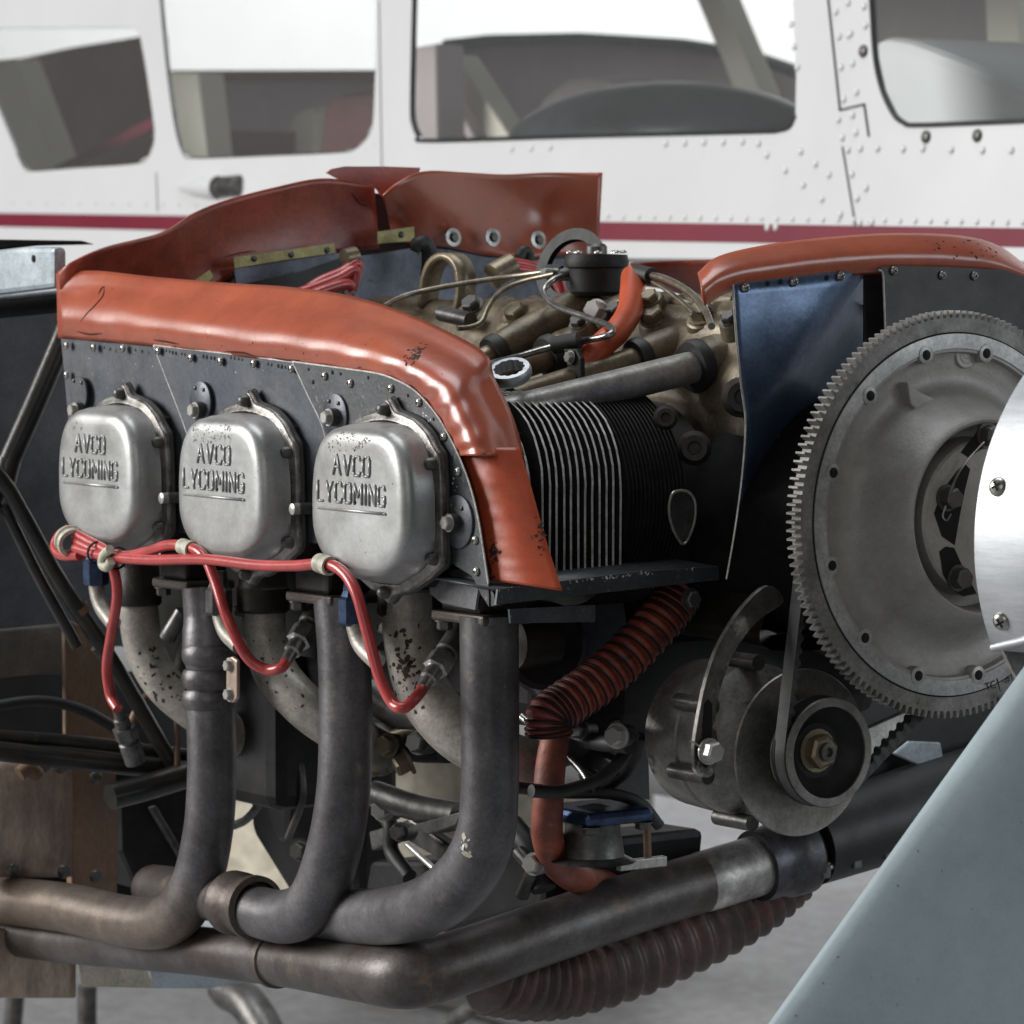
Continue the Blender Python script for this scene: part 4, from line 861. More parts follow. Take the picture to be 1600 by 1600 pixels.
lathe('bright_sleeve', [(-.055, .0218), (-.052, .0222), (-.003, .0224), (0, .0218)], e, d, mat('sleeve_bright', (.50, .48, .455), (.15, .138, .134), .42, .35, 24, (.36, .62)), xp, 36)
mf = lathe('muffler_collar', [(-.002, .020), (-.002, .0265), (.006, .0275), (.016, .0270), (.022, .030), (.040, .0305), (.044, .027)], e, d, mat('collar_blue_steel', (.09, .09, .11), (.05, .045, .045), .42, .55, 40, (.35, .65), .1, 150, (.20, .15, .10), 50, (.62, .72)), xp, 40)
m2 = at(1290, 1320, X=XM); 
sh = tube('muffler_shroud', [e+d*.048+V(0, 0, .004), e+d*.15+V(0, 0, .006), e+d*.30+V(0, 0, .008)], [.031, .034, .034], bafblack, eng, 36); sh['label'] = 'dark muffler shroud behind the propeller blade'
# ------------------------------------------------------------------ intake pipes
def intake_pipe(px, ys, r, label):
    o = tube('intake_pipe', [at(x, y, Y=Y) for (x, y), Y in zip(px, ys)], r, intake, eng, 28, 60); o['label'] = label; return o
i1 = intake_pipe([(216, 915), (217, 960), (228, 1020), (262, 1076), (325, 1125), (390, 1160)], [.10, .10, .105, .115, .14, .18], .0155, 'mottled intake pipe behind the rear exhaust stack')
i2 = intake_pipe([(411, 920), (413, 990), (432, 1052), (482, 1108), (545, 1150), (600, 1180)], [.10, .10, .105, .115, .14, .18], .0165, 'mottled intake pipe behind the middle exhaust stack')
i3 = intake_pipe([(640, 925), (642, 1000), (662, 1080), (715, 1145), (790, 1185), (860, 1205)], [.095, .095, .10, .11, .135, .17], .0190, 'paint chipped intake pipe behind the front exhaust stack')
for o, p, s in ((i1, (216, 925), .017), (i2, (411, 935), .018), (i3, (640, 940), .021)):
    c = at(*p, Y=.098); lathe('pipe_collar', [(-.010, s), (-.008, s*1.08), (.008, s*1.08), (.010, s), (.03, s*.95)], c, (0, 0, 1), crankdark, o, 32)
put('collar_bolt', HEX, at(602, 975, Y=.085), (0, -.3, -1), i3, .0055, .3, 1.3); put('collar_bolt', HEXD, at(380, 950, Y=.085), (0, -.3, -1), i2, .0055, .3, 1.3)
# drain elbows with blue nuts
for k, (px, lab) in enumerate((([(150, 890), (152, 925), (160, 950), (178, 975)], 'left'), ([(551, 950), (556, 985), (566, 1010), (590, 1035)], 'right'), ([(342, 935), (345, 965), (355, 990), (375, 1010)], 'mid'))):
    Y = .055; el = tube('drain_elbow', [at(x, y, Y=Y) for x, y in px], .0062, intake, eng, 16)
    a = at(*px[0], Y=Y); lathe('elbow_nut', [(-.012, .0085), (-.010, .0098), (.006, .0098), (.008, .008), (.012, .0065), (.020, .006), (.020, 0)], a, (0, 0, 1), bluefit if k != 2 else steeldk, el, 6, 10)
c = at(262, 990, Y=.085); st = tube('sniffle_valve', [at(285, 955, Y=.09), at(268, 985, Y=.085), at(262, 996, Y=.084)], [.0055, .0062, .0066], steeldk, eng, 18)
# ------------------------------------------------------------------ fuel distribution on top
dv = thing('fuel_divider', 'black round fuel distributor on top of the crankcase with steel lines', 'fuel divider', tuple(at(932, 460, Y=.30)))
c = at(932, 462, Y=.300)
lathe('divider_body', [(0, .017), (.003, .0195), (.014, .0200), (.020, .0205), (.021, .0235), (.025, .0240), (.0265, .0235), (.030, .0225), (.031, .0)], c, (0, 0, 1), black, dv, 40)
for a in range(0, 360, 45):
    r = math.radians(a+12); put('divider_screw', PAN, c+V(.0195*math.cos(r), .0195*math.sin(r), .031), (0, 0, 1), dv, .0030, a)
lathe('divider_cap', [(.031, .008), (.036, .0078), (.038, .006), (.038, 0)], c, (0, 0, 1), steeldk, dv, 24)
lathe('backing_ring', [(-.004, .022), (-.004, .030), (.002, .031), (.002, .022)], at(893, 418, Y=.345), (.35, -1, .35), blackr, dv, 40)
put('mount_bolt', HEX, at(932, 487, Y=.275), (.4, -.8, .2), dv, .0075, .1, 1.2)
for p, dr in (((862, 424), (-1, -.1, 0)), ((872, 428), (-.8, -.6, 0)), ((893, 428), (-.4, -.9, 0)), ((1002, 428), (1, .1, 0)), ((1012, 434), (1, -.3, 0))):
    q = at(*p, Y=.30); lathe('line_fitting', [(-.012, .0045), (-.004, .0052), (.004, .0052), (.005, .0040), (.009, .0036), (.009, 0)], q, dr, HEXD.materials[0], dv, 6, 10)
def line(px, Ys, m, label, r=.0021):
    o = tube('fuel_line', [at(x, y, Y=Y) for (x, y), Y in zip(px, Ys)], r, m, None, 10, 90); return tag(o, label, 'fuel line')
linem = mat('line_dull', (.34, .30, .23), (.24, .21, .16), .36, .8, 60, (.4, .7))
line([(858, 424), (800, 432), (730, 442), (670, 453), (630, 463), (600, 478)], [.30, .29, .27, .25, .23, .21], linem, 'thin dull fuel line sweeping left from the distributor to the rear cylinder')
line([(866, 428), (815, 440), (782, 456), (763, 480), (752, 503), (735, 511), (715, 513)], [.295, .285, .275, .265, .255, .245, .235], linem, 'short fuel line bending down beside the lifting eye')
line([(889, 428), (865, 437), (850, 456), (868, 478), (920, 497), (955, 512), (950, 524), (905, 534), (860, 543), (800, 560), (748, 573)], [.285, .27, .26, .25, .235, .22, .21, .205, .19, .16, .12], steel, 'bright steel fuel line looping in front of the distributor', .0024)
line([(1006, 428), (1040, 436), (1075, 455), (1100, 482), (1112, 510)], [.30, .29, .27, .25, .23], linem, 'upper fuel line running right from the distributor towards the front baffle', .0026)
line([(1012, 436), (1040, 452), (1068, 474), (1085, 490)], [.30, .29, .28, .27], linem, 'lower fuel line running right from the distributor', .0018)
tube('line_boot', [at(992, 424, Y=.30), at(1018, 431, Y=.297)], .0058, blackr, dv, 14, 2)
hs = tube('breather_hose', [at(x, y, Y=Y) for (x, y), Y in zip([(990, 432), (988, 458), (984, 486), (966, 516), (938, 542), (918, 568), (912, 592)], [.300, .285, .265, .24, .22, .21, .205])], .0092, rubber2, None, 20); tag(hs, 'thick orange red hose curving down from the distributor', 'hose')
cb = thing('line_clamp', 'black clamp bracket holding the steel fuel line above the pushrod tubes', 'clamp', tuple(at(893, 600, Y=.19)))
prism('clamp_strap', [at(x, y, Y=.19) for x, y in [(880, 545), (900, 545), (907, 560), (908, 600), (912, 612), (880, 612), (886, 575)]], (0, .004, 0), black, cb, .001)
tube('clamp_loop', [at(865, 540, Y=.19), at(905, 532, Y=.2)], .0062, blackr, cb, 14, 2); put('clamp_screw', HEX, at(892, 558, Y=.189), NY, cb, .0040)
le = thing('lifting_eye', 'brown arched lifting eye behind the red seal', 'lifting eye', tuple(at(700, 470, Y=.30)))
arch = [(668, 480), (672, 440), (682, 412), (700, 400), (718, 408), (727, 432), (726, 470), (716, 500)]
rows = []
for (x, y) in cr([(*p, 0) for p in arch], 30) and [(p.x, p.y) for p in cr([(*p, 0) for p in arch], 30)]:
    q = at(x, y, Y=.295); rows.append([q+V(0, -.008, 0), q+V(0, .008, 0)])
lo = link('eye_strap', loft_mesh(rows, 'eye_strap'), gold, le); solid(lo, .005, 0)
tube('eye_pin', [at(690, 490, Y=.27), at(735, 500, Y=.27)], .006, steeldk, le, 12, 2)
# black handle shaped hose elbow near the rear baffle, looped red leads
eb = tube('vent_elbow', [at(x, y, X=-.26) for x, y in [(648, 392), (652, 382), (662, 380), (670, 392), (668, 415), (664, 432)]], [.004, .006, .0065, .0065, .005, .004], blackr, None, 14); tag(eb, 'small black rubber elbow in front of the rear baffle', 'elbow')
eb2 = tube('vent_elbow', [at(x, y, X=-.2) for x, y in [(812, 402), (818, 392), (826, 396), (826, 412)]], .0045, blackr, None, 12); tag(eb2, 'small black rubber elbow beside the three washers', 'elbow')
RLAB = ['upper loop of the red leads tied behind the long seal', 'lower loop of the red leads tied behind the long seal', 'red lead lying low behind the long seal']
for k, px in enumerate(([(470, 460), (500, 440), (535, 425), (555, 412), (560, 420), (552, 445), (545, 460)], [(455, 462), (495, 448), (530, 434), (552, 422), (556, 432), (548, 456)], [(470, 468), (510, 452), (540, 444), (550, 450)])):
    o = tube('ignition_lead', [at(x, y, X=-.23+.012*k) for x, y in px], .0042, leadm, None, 12); tag(o, RLAB[k], 'cable', 'red leads behind the seal')
tube('lead_bush', [at(538, 404, X=-.235), at(556, 400, X=-.235)], .0075, gold, eng, 14, 2)
o = tube('ignition_lead', [at(x, y, X=-.15) for x, y in [(770, 418), (800, 410), (840, 418), (870, 430), (880, 455)]], .0036, leadm, None, 12); tag(o, 'upper of the two short red leads behind the distributor', 'cable')
o = tube('ignition_lead', [at(x, y, X=-.14) for x, y in [(765, 424), (805, 420), (850, 432), (868, 460)]], .0036, leadm, None, 12); tag(o, 'lower of the two short red leads behind the distributor', 'cable')
tube('far_rocker_boss', [at(770, 432, X=-.12), at(800, 415, X=-.12)], .010, gold, eng, 18, 2)
# ------------------------------------------------------------------ ring spanner left on the fins
wr = thing('ring_spanner', 'steel twelve point ring spanner head resting on the cylinder fins', 'spanner', tuple(at(797, 590, Y=.10)))
wc = at(797, 583, Y=.105); wa = V(.30, -.42, .90).normalized(); _, wu, wv = basis(wa)
rows = []; n = 72
for (h, ro) in ((-.004, 'i'), (-.004, .0135), (-.002, .0148), (.002, .0148), (.004, .0138), (.0042, 'i'), (-.004, 'i')):
    row = []
    for k in range(n):
        t = 2*math.pi*k/n; r = (.0098+.0010*abs(math.sin(6*t))) if ro == 'i' else ro
        row.append(wc+wa*h+(wu*math.cos(t)+wv*math.sin(t))*r)
    rows.append(row)
link('ring_head', loft_mesh(rows, 'ring_head', True), chrome, wr, 40)
sd = (V(-.9, -.35, -.2)); sd = (sd-wa*sd.dot(wa)).normalized()
tube('shank', [wc+sd*.013, wc+sd*.06, wc+sd*.13], [.0045, .004, .004], chrome, wr, 12)
# ------------------------------------------------------------------ ignition leads along the front
def lead(px, Ys, label, r=.0039):
    Y = lin(Ys, len(px)); o = tube('ignition_lead', [at(x, y, Y=yy) for (x, y), yy in zip(px, Y)], r, leadm, None, 14, 140); return tag(o, label, 'cable', 'red ignition leads')
l1 = lead([(118, 856), (150, 866), (190, 872), (240, 875), (320, 874), (400, 883), (460, 884), (507, 881), (535, 893), (556, 925), (573, 985), (592, 1055), (612, 1097), (630, 1106), (648, 1092), (660, 1077)], [-.004, -.004, -.004, -.004, -.004, -.004, 0, .005, .03], 'longest red ignition lead, running past all three rocker covers to the front plug')
l2 = lead([(118, 834), (148, 850), (190, 868), (230, 862), (262, 852), (292, 854), (318, 868), (335, 905), (355, 965), (385, 1025), (415, 1046), (438, 1044), (447, 1034)], [-.001, -.001, -.001, -.001, 0, .02, .03], 'red ignition lead dropping between the rear and middle rocker covers')
l3 = lead([(118, 845), (140, 856), (165, 868), (178, 892), (183, 930), (175, 985), (167, 1040), (172, 1085), (184, 1108)], [-.002, -.002, .0, .01, .02, .02], 'red ignition lead hanging down at the left below the rear rocker cover')
l4 = lead([(108, 826), (92, 838), (86, 856), (98, 868), (125, 868)], [.012, .004, -.001, -.003, -.004], 'red lead doubled back at the left through the cream grommet')
def ringg(name, px, Y, r, m, axis, label, w=.006, hole_r=None):
    c = at(*px, Y=Y); g = lathe(name, [(-w, r*.7), (-w, r*.95), (-w*.4, r), (-w*.15, r*.86), (w*.15, r*.86), (w*.4, r), (w, r*.95), (w, r*.7)], c, axis, m, None, 30, 40); tag(g, label, 'grommet', 'cream lead grommets'); return g
ringg('lead_grommet', (110, 846), -.003, .0115, grommet, (1, -.15, -.25), 'large cream grommet bundling the red leads at the far left', .0055)
ringg('lead_grommet', (292, 856), -.001, .0060, grommet, (1, 0, -.1), 'cream grommet on the lead under the middle rocker cover', .007)
ringg('lead_grommet', (507, 882), -.004, .0068, grommet, (1, 0, -.1), 'cream grommet on the lead under the front rocker cover', .007)
g = tube('lead_tie', [at(x, y, Y=-.010) for x, y in [(172, 858), (162, 868), (160, 882), (168, 886), (174, 876)]], .0036, grommet, None, 12); tag(g, 'cream cable tie hooked round the leads at the left', 'cable tie')
for p, lab in (((152, 863), 'left of the two black ties on the lead bundle'), ((183, 872), 'right of the two black ties on the lead bundle')):
    c = at(*p, Y=-.002); t = lathe('cable_tie', [(-.001, .0075), (-.001, .0085), (.001, .0085), (.001, .0075)], c, (1, 0, -.15), hole, None, 24); tag(t, lab, 'cable tie')
def plug(a, b, Ya, Yb, label, m=steel):
    A, B = at(*a, Y=Ya), at(*b, Y=Yb); d = B-A; L = d.length
    t = thing('spark_plug', label, 'spark plug', tuple(A))
    lathe('lead_sleeve', [(0, .0040), (L*.18, .0046), (L*.20, .0062), (L*.36, .0062)], A, d, m, t, 18, 30)
    lathe('coupling_nut', [(L*.34, .0062), (L*.36, .0092), (L*.56, .0092), (L*.58, .0070)], A, d, m, t, 6, 20)
    lathe('plug_body', [(L*.56, .0068), (L*.62, .0068), (L*.64, .0082), (L*1.0, .0082), (L*1.0, 0)], A, d, steeldk, t, 18, 30)
plug((183, 1106), (212, 1190), .03, .05, 'spark plug fitting hanging at the lower left on its red lead', steeldk)
plug((444, 1038), (505, 940), .03, .075, 'spark plug behind the middle exhaust stack')
plug((656, 1080), (722, 985), .03, .075, 'spark plug behind the front exhaust stack')
# ------------------------------------------------------------------ hoses
def corr(name, px, planes, r, m, label, ribs, amp, axis='X', seg=28):
    P = [at(x, y, **{axis: q}) for (x, y), q in zip(px, planes)]
    o = tube(name, P, r, m, None, seg, ribs*8+1, True, lambda t: 1+amp*math.sin(t*ribs*2*math.pi)); return tag(o, label, 'hose')
h1 = corr('duct_hose', [(760, 1520), (830, 1530), (900, 1522), (1000, 1490), (1100, 1445), (1180, 1396), (1230, 1350)], [XM-.03, XM-.03, XM-.03, XM-.03, XM-.03, XM-.03, XM-.03], .0275, scatdk, 'large corrugated brown red duct hose below the crossover pipe', 23, .11)
h2 = corr('duct_hose', [(1065, 925), (1035, 965), (985, 1020), (930, 1068), (880, 1103), (858, 1122), (858, 1150)], [.25, .25, .25, .25, .25, .25, .25], .0150, scat, 'wire wound red duct hose running down from the baffle ledge', 24, .07)
def helix():
    P = cr([at(x, y, X=.25) for x, y in [(1065, 925), (1035, 965), (985, 1020), (930, 1068), (880, 1103), (858, 1122), (858, 1150)]], 500); pts = []
    T = [(P[min(i+1, 499)]-P[max(i-1, 0)]).normalized() for i in range(500)]; nr = T[0].orthogonal().normalized()
    for i in range(500):
        nr = (nr-T[i]*nr.dot(T[i])).normalized(); b = T[i].cross(nr); a = i/499*24*2*math.pi
        pts.append(P[i]+(nr*math.cos(a)+b*math.sin(a))*.0156)
    return tube_mesh(pts, .0008, 6, 900)
link('wire_coil', helix(), black, h2)
h3 = tube('drain_hose', [at(x, y, X=q) for (x, y), q in zip([(868, 1150), (860, 1200), (856, 1260), (856, 1310), (872, 1350), (905, 1374), (950, 1382), (990, 1384)], [.205, .205, .205, .195, .16, .12, .08, .06])], [.0100, .0105, .0108, .0110, .0110, .0108, .010, .010], hosem, None, 22); tag(h3, 'orange red hose bending under the engine beside the front exhaust stack', 'hose')
# ------------------------------------------------------------------ engine mount and nacelle on the left
mt = thing('engine_mount', 'black tubular engine mount frame at the left of the engine', 'engine mount', tuple(at(100, 1200, X=-.40)))
def mtb(px, X, r, m=mtube): return tube('mount_tube', [at(x, y, X=X) for x, y in px], r, m, mt, 18, 10)
mtb([(108, 505), (60, 618), (8, 735), (-30, 820)], -.36, .0088)
mtb([(-10, 735), (20, 775), (100, 920), (180, 1040), (275, 1205)], -.34, .0062)
mtb([(6, 790), (60, 900), (120, 1010)], -.35, .0045)
mtb([(-30, 1150), (120, 1160), (300, 1182)], -.36, .0058); mtb([(-30, 1170), (140, 1190), (300, 1205)], -.35, .0080)
mtb([(172, 1245), (230, 1230), (310, 1205)], -.33, .0105); mtb([(277, 1090), (277, 1210)], -.33, .0024, rust)
lathe('mount_joint', [(-.012, .0098), (.012, .0098)], at(8, 742, X=-.352), (0, .3, 1), mtube, mt, 20)
lathe('tube_band', [(-.003, .0075), (.003, .0075)], at(126, 952, X=-.34), at(180, 1040, X=-.34)-at(100, 920, X=-.34), rust, mt, 20)
na = thing('engine_nacelle', 'dark nacelle and firewall behind the engine at the left edge', 'nacelle', tuple(at(40, 1300, X=-.6)))
rows = []
for i in range(16):
    y = 470+i*36; row = []
    for j2 in range(16):
        x = -260+j2*32; row.append(at(x, y, X=-.56-.10*((i-5)/10)**2+.02*math.sin(j2*.3)))
    rows.append(row)
link('firewall', loft_mesh(rows, 'firewall'), nac, na)
def nb(name, px, X, m, t=-.01, bev=.002): return prism(name, [at(x, y, X=X) for x, y in px], (t, 0, 0), m, na, bev)
prism('nacelle_skin', [at(x, y, Y=.055) for x, y in [(-120, 402), (0, 391), (50, 386), (84, 386), (84, 450), (0, 460), (-120, 474)]], (0, .012, 0), nacpale, na, .004)
put('skin_hole', HOLE, at(52, 404, Y=.0545), NY, na, .0030)
nb('skin_lip', [(-80, 376), (0, 374), (130, 376), (150, 382), (60, 384), (0, 391), (-80, 398)], -.515, black)
tube('nacelle_longeron', [at(-40, 484, X=-.50), at(110, 470, X=-.50)], .009, black, na, 16, 2)
tube('longeron_edge', [at(-40, 470, X=-.495), at(110, 455, X=-.495)], .0022, nacpale, na, 8, 2)
nb('access_panel', [(-60, 990), (100, 975), (104, 1050), (-60, 1065)], -.50, mat('panel_brown_grey', (.15, .135, .12), (.11, .10, .09), .55, .2, 20, (.35, .7)), -.008)
nb('heat_shield', [(100, 965), (180, 1000), (182, 1180), (102, 1150)], -.47, rust, -.006)
nb('dark_panel', [(-140, 1170), (345, 1170), (345, 1330), (300, 1430), (-140, 1430)], -.64, mattblack, -.01)  # black sheet added to close off the bright gaps at lower left
nb('lower_firewall', [(-120, 1050), (420, 1050), (420, 1185), (-120, 1200)], -.58, bafblack, -.01)
rows = []
for i in range(12):
    row = []
    for j2 in range(12):
        x = -120+j2*(232/11); y = 1185+i*(185/11); row.append(at(x, y, X=-.44+.012*math.sin(math.pi*j2/11)*math.sin(math.pi*i/11)))
    rows.append(row)
hsld = link('heat_shield', loft_mesh(rows, 'heat_shield'), exhtan, na); solid(hsld, .002, 0)
nb('heat_shield', [(112, 1195), (182, 1205), (186, 1300), (184, 1400), (112, 1390)], -.45, rust, -.01)
nb('battery_box', [(188, 1240), (330, 1200), (330, 1400), (270, 1400), (215, 1390), (190, 1330)], -.50, black, -.05, .006)
nb('box_rib', [(232, 1262), (245, 1258), (300, 1350), (288, 1356)], -.49, steeldk, -.004)
nb('lower_shroud', [(-120, 1430), (120, 1470), (120, 1560), (-120, 1560)], -.46, exhtan, -.004)
nb('lower_shroud', [(120, 1465), (215, 1480), (245, 1545), (130, 1542)], -.45, cream, -.004)
nb('belly_panel', [(225, 1478), (440, 1505), (440, 1525), (330, 1545), (240, 1545)], -.55, nacpale, -.004)
# things standing on the floor under and behind the engine
def leg(name, px, Y, r, m, label):
    o = tube(name, [at(x, y, Y=Y) for x, y in px], r, m, None, 14, 6); return tag(o, label, 'stand')
st1 = thing('work_stand', 'trestle stand legs on the floor under the engine at lower left', 'stand', (at(200, 1600, Y=.9).x, .9, FZ))
for px in ([(350, 1540), (430, 1640), (700, 2600)], [(30, 1480), (20, 1600), (0, 2700)], [(136, 1540), (136, 1640), (140, 2700)]):
    P = [at(x, y, Y=.9) for x, y in px]; P[-1].z = FZ+.005; tube('leg', P, .012 if px[0][0] != 350 else .022, steeldk, st1, 14, 20)
tube('stay', [at(700, 1600, Y=.7), at(760, 1562, Y=.7)], .008, steeldk, st1, 10, 2)
bx = thing('cream_crate', 'cream painted box on the floor seen between the exhaust stacks', 'box', (at(640, 1230, Y=2.4).x, 2.4, FZ))
a = at(540, 1295, Y=2.4); b = at(655, 1160, Y=2.4); c = at(735, 1170, Y=2.4)
box('box_side', (a.x, 2.4, FZ+.01), (b.x, 2.8, b.z), cream, bx, .004); box('box_end', (b.x+.006, 2.38, FZ+.01), (c.x, 2.8, c.z), cream, bx, .004)
wh = at(395, 1345, Y=1.9); wl = thing('wheel', 'cream wheel with grey tyre seen behind the rear exhaust stacks', 'wheel', (wh.x, 1.9, FZ))
wl2 = V(wh.x-.03, 1.9, wh.z+.10); lathe('rim', [(-.03, 0), (-.03, .12), (.0, .15), (.01, .155), (.02, .16), (.03, .165), (.03, .19), (.0, .2), (-.1, .2)], wl2, (.3, -1, 0), cream, wl, 48)
lathe('tyre', [(.0, .2), (.03, .21), (.03, .225), (0, .235), (-.1, .235)], wl2, (.3, -1, 0), nacpale, wl, 48)
# ------------------------------------------------------------------ lines, brackets and fittings packed under the cylinders
def pipe_y(name, px, Y, r, m, seg=12): return tube(name, [at(x, y, Y=Y) for x, y in px], r, m, eng, seg)
for px, Y, r, m in (([(600, 1000), (596, 1060), (604, 1130), (640, 1165), (700, 1170)], .20, .011, black), ([(585, 1085), (620, 1110), (668, 1112)], .17, .013, steeldk),
                    ([(392, 1010), (398, 1060), (430, 1105), (470, 1120)], .19, .012, steeldk), ([(372, 1120), (420, 1140), (470, 1190), (480, 1260)], .22, .008, blackr),
                    ([(425, 1140), (455, 1160), (470, 1200), (472, 1250), (450, 1310)], .19, .003, steeldk), ([(590, 1260), (610, 1290), (612, 1330), (640, 1370)], .20, .006, blackr),
                    ([(250, 1090), (275, 1060), (300, 1000)], .14, .007, steeldk), ([(600, 1180), (615, 1150), (660, 1140), (700, 1150)], .19, .0042, gold),
                    ([(820, 1060), (850, 1085), (905, 1150), (985, 1165)], .16, .006, blackr), ([(815, 1120), (850, 1150), (905, 1200), (930, 1240)], .17, .0028, steel),
                    ([(800, 1290), (830, 1330), (850, 1390)], .18, .009, blackr), ([(810, 1330), (830, 1360), (815, 1400)], .17, .005, steeldk),
                    ([(960, 1130), (975, 1170), (950, 1215)], .20, .004, alu), ([(1000, 1150), (980, 1200), (935, 1236)], .20, .0055, blackr),
                    ([(815, 990), (870, 985), (950, 1000)], .20, .005, steeldk)):
    pipe_y('oil_line' if m != alu and m != steel else 'rigid_line', px, Y, r, m)
for (x, y), Y, s, m in (((606, 1165), .165, .0075, HEXG), ((655, 1160), .165, .0075, HEXD), ((460, 1100), .15, .007, HEXD), ((600, 1265), .18, .0075, HEX), ((625, 1300), .18, .006, HEXD), ((880, 1120), .14, .007, HEXD), ((965, 1150), .15, .007, HEX), ((905, 1140), .15, .006, HEXD), ((835, 1350), .15, .0065, HEX), ((845, 1300), .16, .006, HEXD), ((470, 1330), .26, .007, HEXD)):
    b = at(x, y, Y=Y); f = lathe('pipe_fitting', [(-.016, s*1.1), (-.002, s*1.25), (0, s*1.2), (0, 0)], b, (.45, -.85, .1), steeldk, eng, 16); put('fitting_nut', m, b, (.45, -.85, .1), f, s, random.random(), 1.3)
for px, Y in (([(585, 1060), (640, 1040), (700, 1060), (700, 1085), (640, 1075), (590, 1090)], .21), ([(380, 1120), (430, 1090), (480, 1100), (485, 1135), (430, 1125), (385, 1150)], .21), ([(820, 1190), (900, 1160), (960, 1190), (955, 1215), (895, 1190), (822, 1215)], .19), ([(575, 1300), (640, 1280), (700, 1320), (690, 1345), (630, 1310), (580, 1330)], .21)):
    prism('support_bracket', [at(x, y, Y=Y) for x, y in px], (0, .012, 0), steeldk, eng, .002)
# round air filter canister with rolled rims
c = at(430, 1240, Y=.27); lathe('air_filter', [(0, .0), (0, .036), (.004, .040), (.008, .038), (.05, .038), (.054, .040), (.058, .036), (.07, .03)], c, (.35, 1, .05), blackr, eng, 36)
c = at(855, 1010, X=.215); lathe('oil_filter', [(0, .0), (0, .026), (.003, .030), (.045, .030), (.048, .026), (.055, .02)], c, (-1, .2, 0), black, eng, 32)
# ------------------------------------------------------------------ wear marks that have a shape of their own
bpy.context.view_layer.update(); DG = bpy.context.evaluated_depsgraph_get()
def surf(o, px, py):
    ob = o.evaluated_get(DG); mi = root_matrix(o).inverted(); q = mi @ CAM; d = (mi.to_3x3() @ ray(px, py)).normalized()
    ok, l, n, i = ob.ray_cast(q, d)
    if not ok: return None
    if n.dot(d) > 0: n = -n
    return l, n
def specks(o, name, n, fpx, smin, smax, m, lift=.00015):
    vs = []; fs = []
    for _ in range(n):
        h = surf(o, *fpx())
        if not h: continue
        l, nn = h; a, u, v = basis(nn); k0 = len(vs); r = random.uniform(smin, smax); st = random.uniform(.4, 2.2); ph = random.random()*6.28; N_ = 6
        for j in range(N_):
            t = 2*math.pi*j/N_; rr = r*random.uniform(.5, 1.2); x, y = rr*st*math.cos(t), rr*math.sin(t); vs.append(l+nn*lift+u*(x*math.cos(ph)-y*math.sin(ph))+v*(x*math.sin(ph)+y*math.cos(ph)))
        fs.append(tuple(range(k0, k0+N_)))
    if not fs: return
    ob = link(name, mesh_of(name, vs, fs, False), m, o); ob['kind'] = 'stuff'; return ob
def crack(o, name, px, r, m):
    P = [h[0] for h in (surf(o, *p) for p in cr([(*q, 0) for q in px], 24) for p in [(p.x, p.y)]) if h]
    if len(P) > 2: tube(name, P, [r*.3]+[r]*3+[r*.3], m, o, 5, len(P))
U = random.uniform; G = random.gauss
soot = mat('soot_mark', (.035, .028, .025), (.07, .05, .04), .8, 0, 200, spec=.2); pit = mat('worn_patch', (.16, .155, .15), (.09, .085, .08), .6, .3, 300)
tear = mat('torn_rubber', (.07, .018, .014), (.04, .015, .012), .8, 0, 200, spec=.2)
covers = [o for o in bpy.data.objects if o.name.startswith('rocker_cover')]
covers.sort(key=lambda o: o.name)
specks(covers[1], 'worn_patch', 95, lambda: (U(302, 362), U(664, 692)), .0002, .0009, pit)
specks(covers[2], 'worn_patch', 60, lambda: (U(512, 560), U(672, 706)), .0002, .0008, pit); specks(covers[2], 'worn_patch', 45, lambda: (lambda t: (552+26*t+U(-4, 4), 704-18*t+U(-4, 4)))(random.random()), .0002, .0008, pit)
specks(covers[0], 'worn_patch', 22, lambda: (U(98, 130), U(655, 672)), .0002, .0008, pit)
for c_, bx in ((covers[0], (95, 240, 640, 850)), (covers[1], (285, 450, 650, 880)), (covers[2], (495, 670, 665, 905))): specks(c_, 'oil_speck', 26, lambda: (U(bx[0], bx[1]), U(bx[2], bx[3])), .0001, .00045, soot)
specks(s1, 'scuff_mark', 46, lambda: (lambda t: (634+30*t+G(0, 3), 566-28*t+G(0, 5)))(random.random()), .0003, .0016, soot)
specks(s1, 'scuff_mark', 50, lambda: (U(100, 700), 524+max(0, 0)+U(0, 60)), .0002, .0008, tear); specks(s1, 'scuff_mark', 40, lambda: (U(120, 760), U(440, 600)), .00015, .0006, soot)
specks(s2, 'scuff_mark', 26, lambda: (768+G(0, 6), 872+G(0, 14)), .0004, .0022, soot); specks(s2, 'scuff_mark', 20, lambda: (845+G(0, 6), 830+G(0, 22)), .0003, .0016, soot)
for px in ([(163, 447), (161, 462), (150, 476), (137, 489), (126, 502)], [(163, 447), (158, 452), (154, 460)], [(120, 518), (140, 522), (160, 521)], [(240, 531), (262, 534), (280, 538)], [(352, 549), (380, 551), (398, 556)], [(425, 559), (450, 563), (470, 563)], [(505, 569), (525, 574)], [(560, 579), (585, 583), (597, 586)], [(640, 600), (655, 614), (664, 625)]):
    crack(s1, 'crease', px, .0007, tear)
for px in ([(548, 300), (562, 318), (574, 322)], [(350, 402), (372, 396), (400, 392)]): crack(s3, 'crease', px, .0006, tear)
specks(s6, 'scuff_mark', 26, lambda: (U(1440, 1560), U(375, 405)), .0003, .0014, soot)
specks(P3, 'paint_chip', 70, lambda: (lambda t: (662+70*t*t+60*t*(1-t)+G(0, 5), 640+190*t+G(0, 8)))(random.random()), .0002, .0009, finedge)
specks(P2, 'paint_chip', 18, lambda: (U(250, 480), U(560, 640)), .0001, .0005, finedge); specks(P1, 'paint_chip', 14, lambda: (U(110, 250), U(550, 640)), .0001, .0005, finedge)
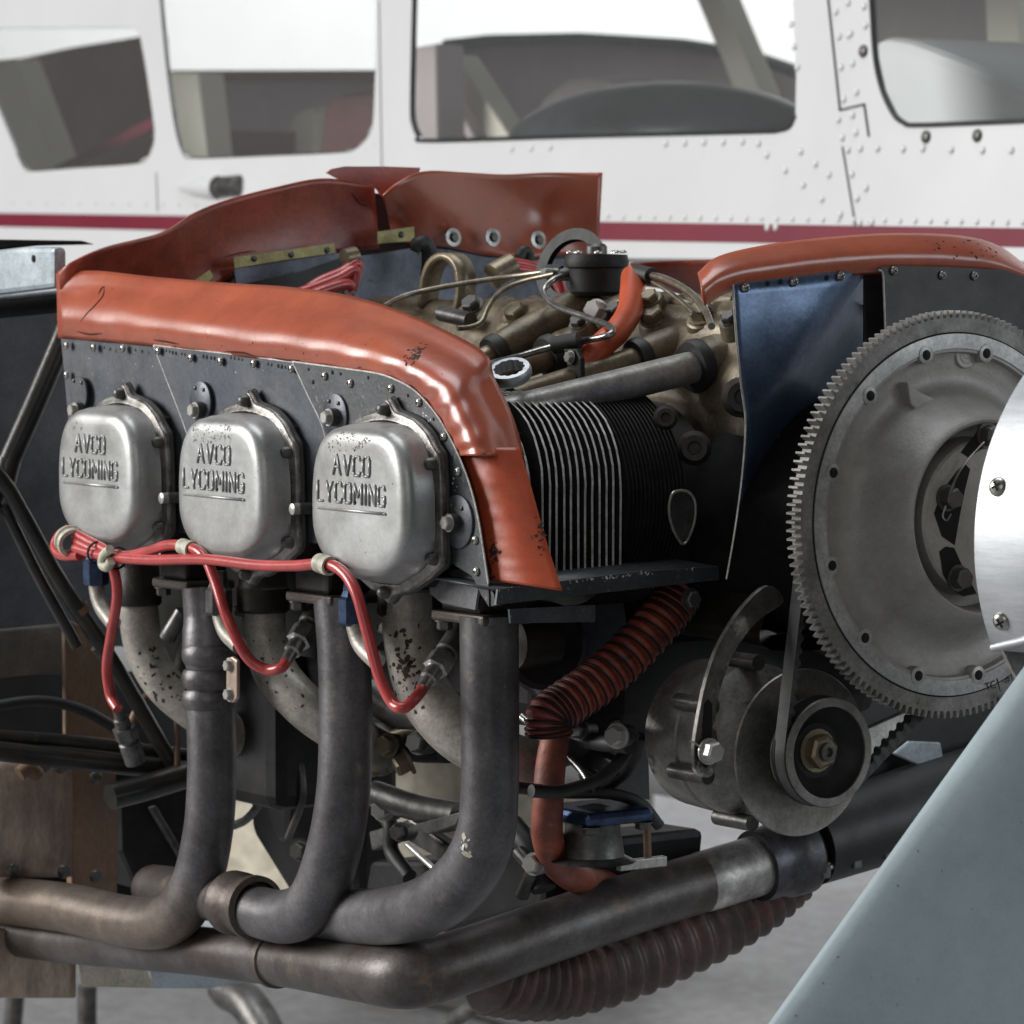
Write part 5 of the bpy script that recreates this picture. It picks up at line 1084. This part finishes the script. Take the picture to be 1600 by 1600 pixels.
specks(bl, 'paint_nick', 26, lambda: (lambda t: (1600-400*t+U(2, 160), 1040+560*t+U(0, 60)))(random.random()), .00015, .0006, pit)
specks(e3, 'weld_spatter', 40, lambda: (U(722, 808), U(980, 1400)), .0003, .0014, pit); specks(e2, 'weld_spatter', 30, lambda: (U(498, 580), U(960, 1420)), .0003, .0012, pit); specks(e3, 'paint_spatter', 10, lambda: (726+G(0, 4), 1318+G(0, 12)), .0006, .0022, grommet)
specks(i3, 'flaked_paint', 90, lambda: (632+G(0, 13), 1040+G(0, 26)), .0004, .0022, soot); specks(i2, 'flaked_paint', 30, lambda: (U(385, 480), U(1000, 1110)), .0003, .0014, soot); specks(i1, 'flaked_paint', 40, lambda: (U(215, 285), U(1010, 1100)), .0004, .0020, soot)
specks(L1, 'paint_chip', 60, lambda: (lambda t: (780+330*t, 921-36*t+G(0, 2)))(random.random()), .0002, .0009, finedge)
# seam with clips along the muffler shroud, extra lines at the left
tube('shroud_seam', [e+d*.05+V(.024, -.016, -.012), e+d*.15+V(.026, -.018, -.012), e+d*.30+V(.026, -.018, -.010)], .0022, alu, sh, 8)
for k in range(4):
    c = e+d*(.06+.03*k)+V(.025, -.017, -.013); box('seam_clip', tuple(c-V(.002, .004, .006)), tuple(c+V(.003, .004, .006)), steeldk, sh, .001)
for px, X, r, m in (([(150, 1010), (190, 1060), (230, 1130), (262, 1180)], -.38, .005, steeldk), ([(190, 1170), (215, 1110), (250, 1060)], -.37, .004, rust), ([(-20, 1105), (60, 1095), (130, 1110), (200, 1150)], -.41, .0045, blackr), ([(30, 1210), (45, 1200), (60, 1212)], -.40, .006, rust)):
    tube('cable' if m == blackr else 'stay_rod', [at(x, y, X=X) for x, y in px], r, m, na, 10)
for x, y in ((40, 1196), (70, 1196), (95, 1198), (20, 1360), (100, 1362), (150, 1215), (150, 1370)):
    put('shield_rivet', RIVD, at(x, y, X=-.425), AXI, na, .006)
# floor joints and a drip stain on the concrete
for i in range(4):
    y0 = 2.2+i*2.6; struct(prism('floor_joint', [V(-30, y0, FZ+.004), V(6, y0, FZ+.004), V(6, y0+.02, FZ+.004), V(-30, y0+.02, FZ+.004)], (0, 0, .001), steeldk))
# lap joints of the aeroplane skin
for px in ([(592, 0), (596, 250), (600, 330)], [(244, 270), (246, 330)]): skin_line(px, .5)
for x in range(20, 640, 26): put('rivet', RIV, fus(x, 316+x*.013, .0003), FN, plane, .0032)
for x in range(950, 1600, 24): put('rivet', RIV, fus(x, 338+(x-950)*.015, .0003), FN, plane, .0034)
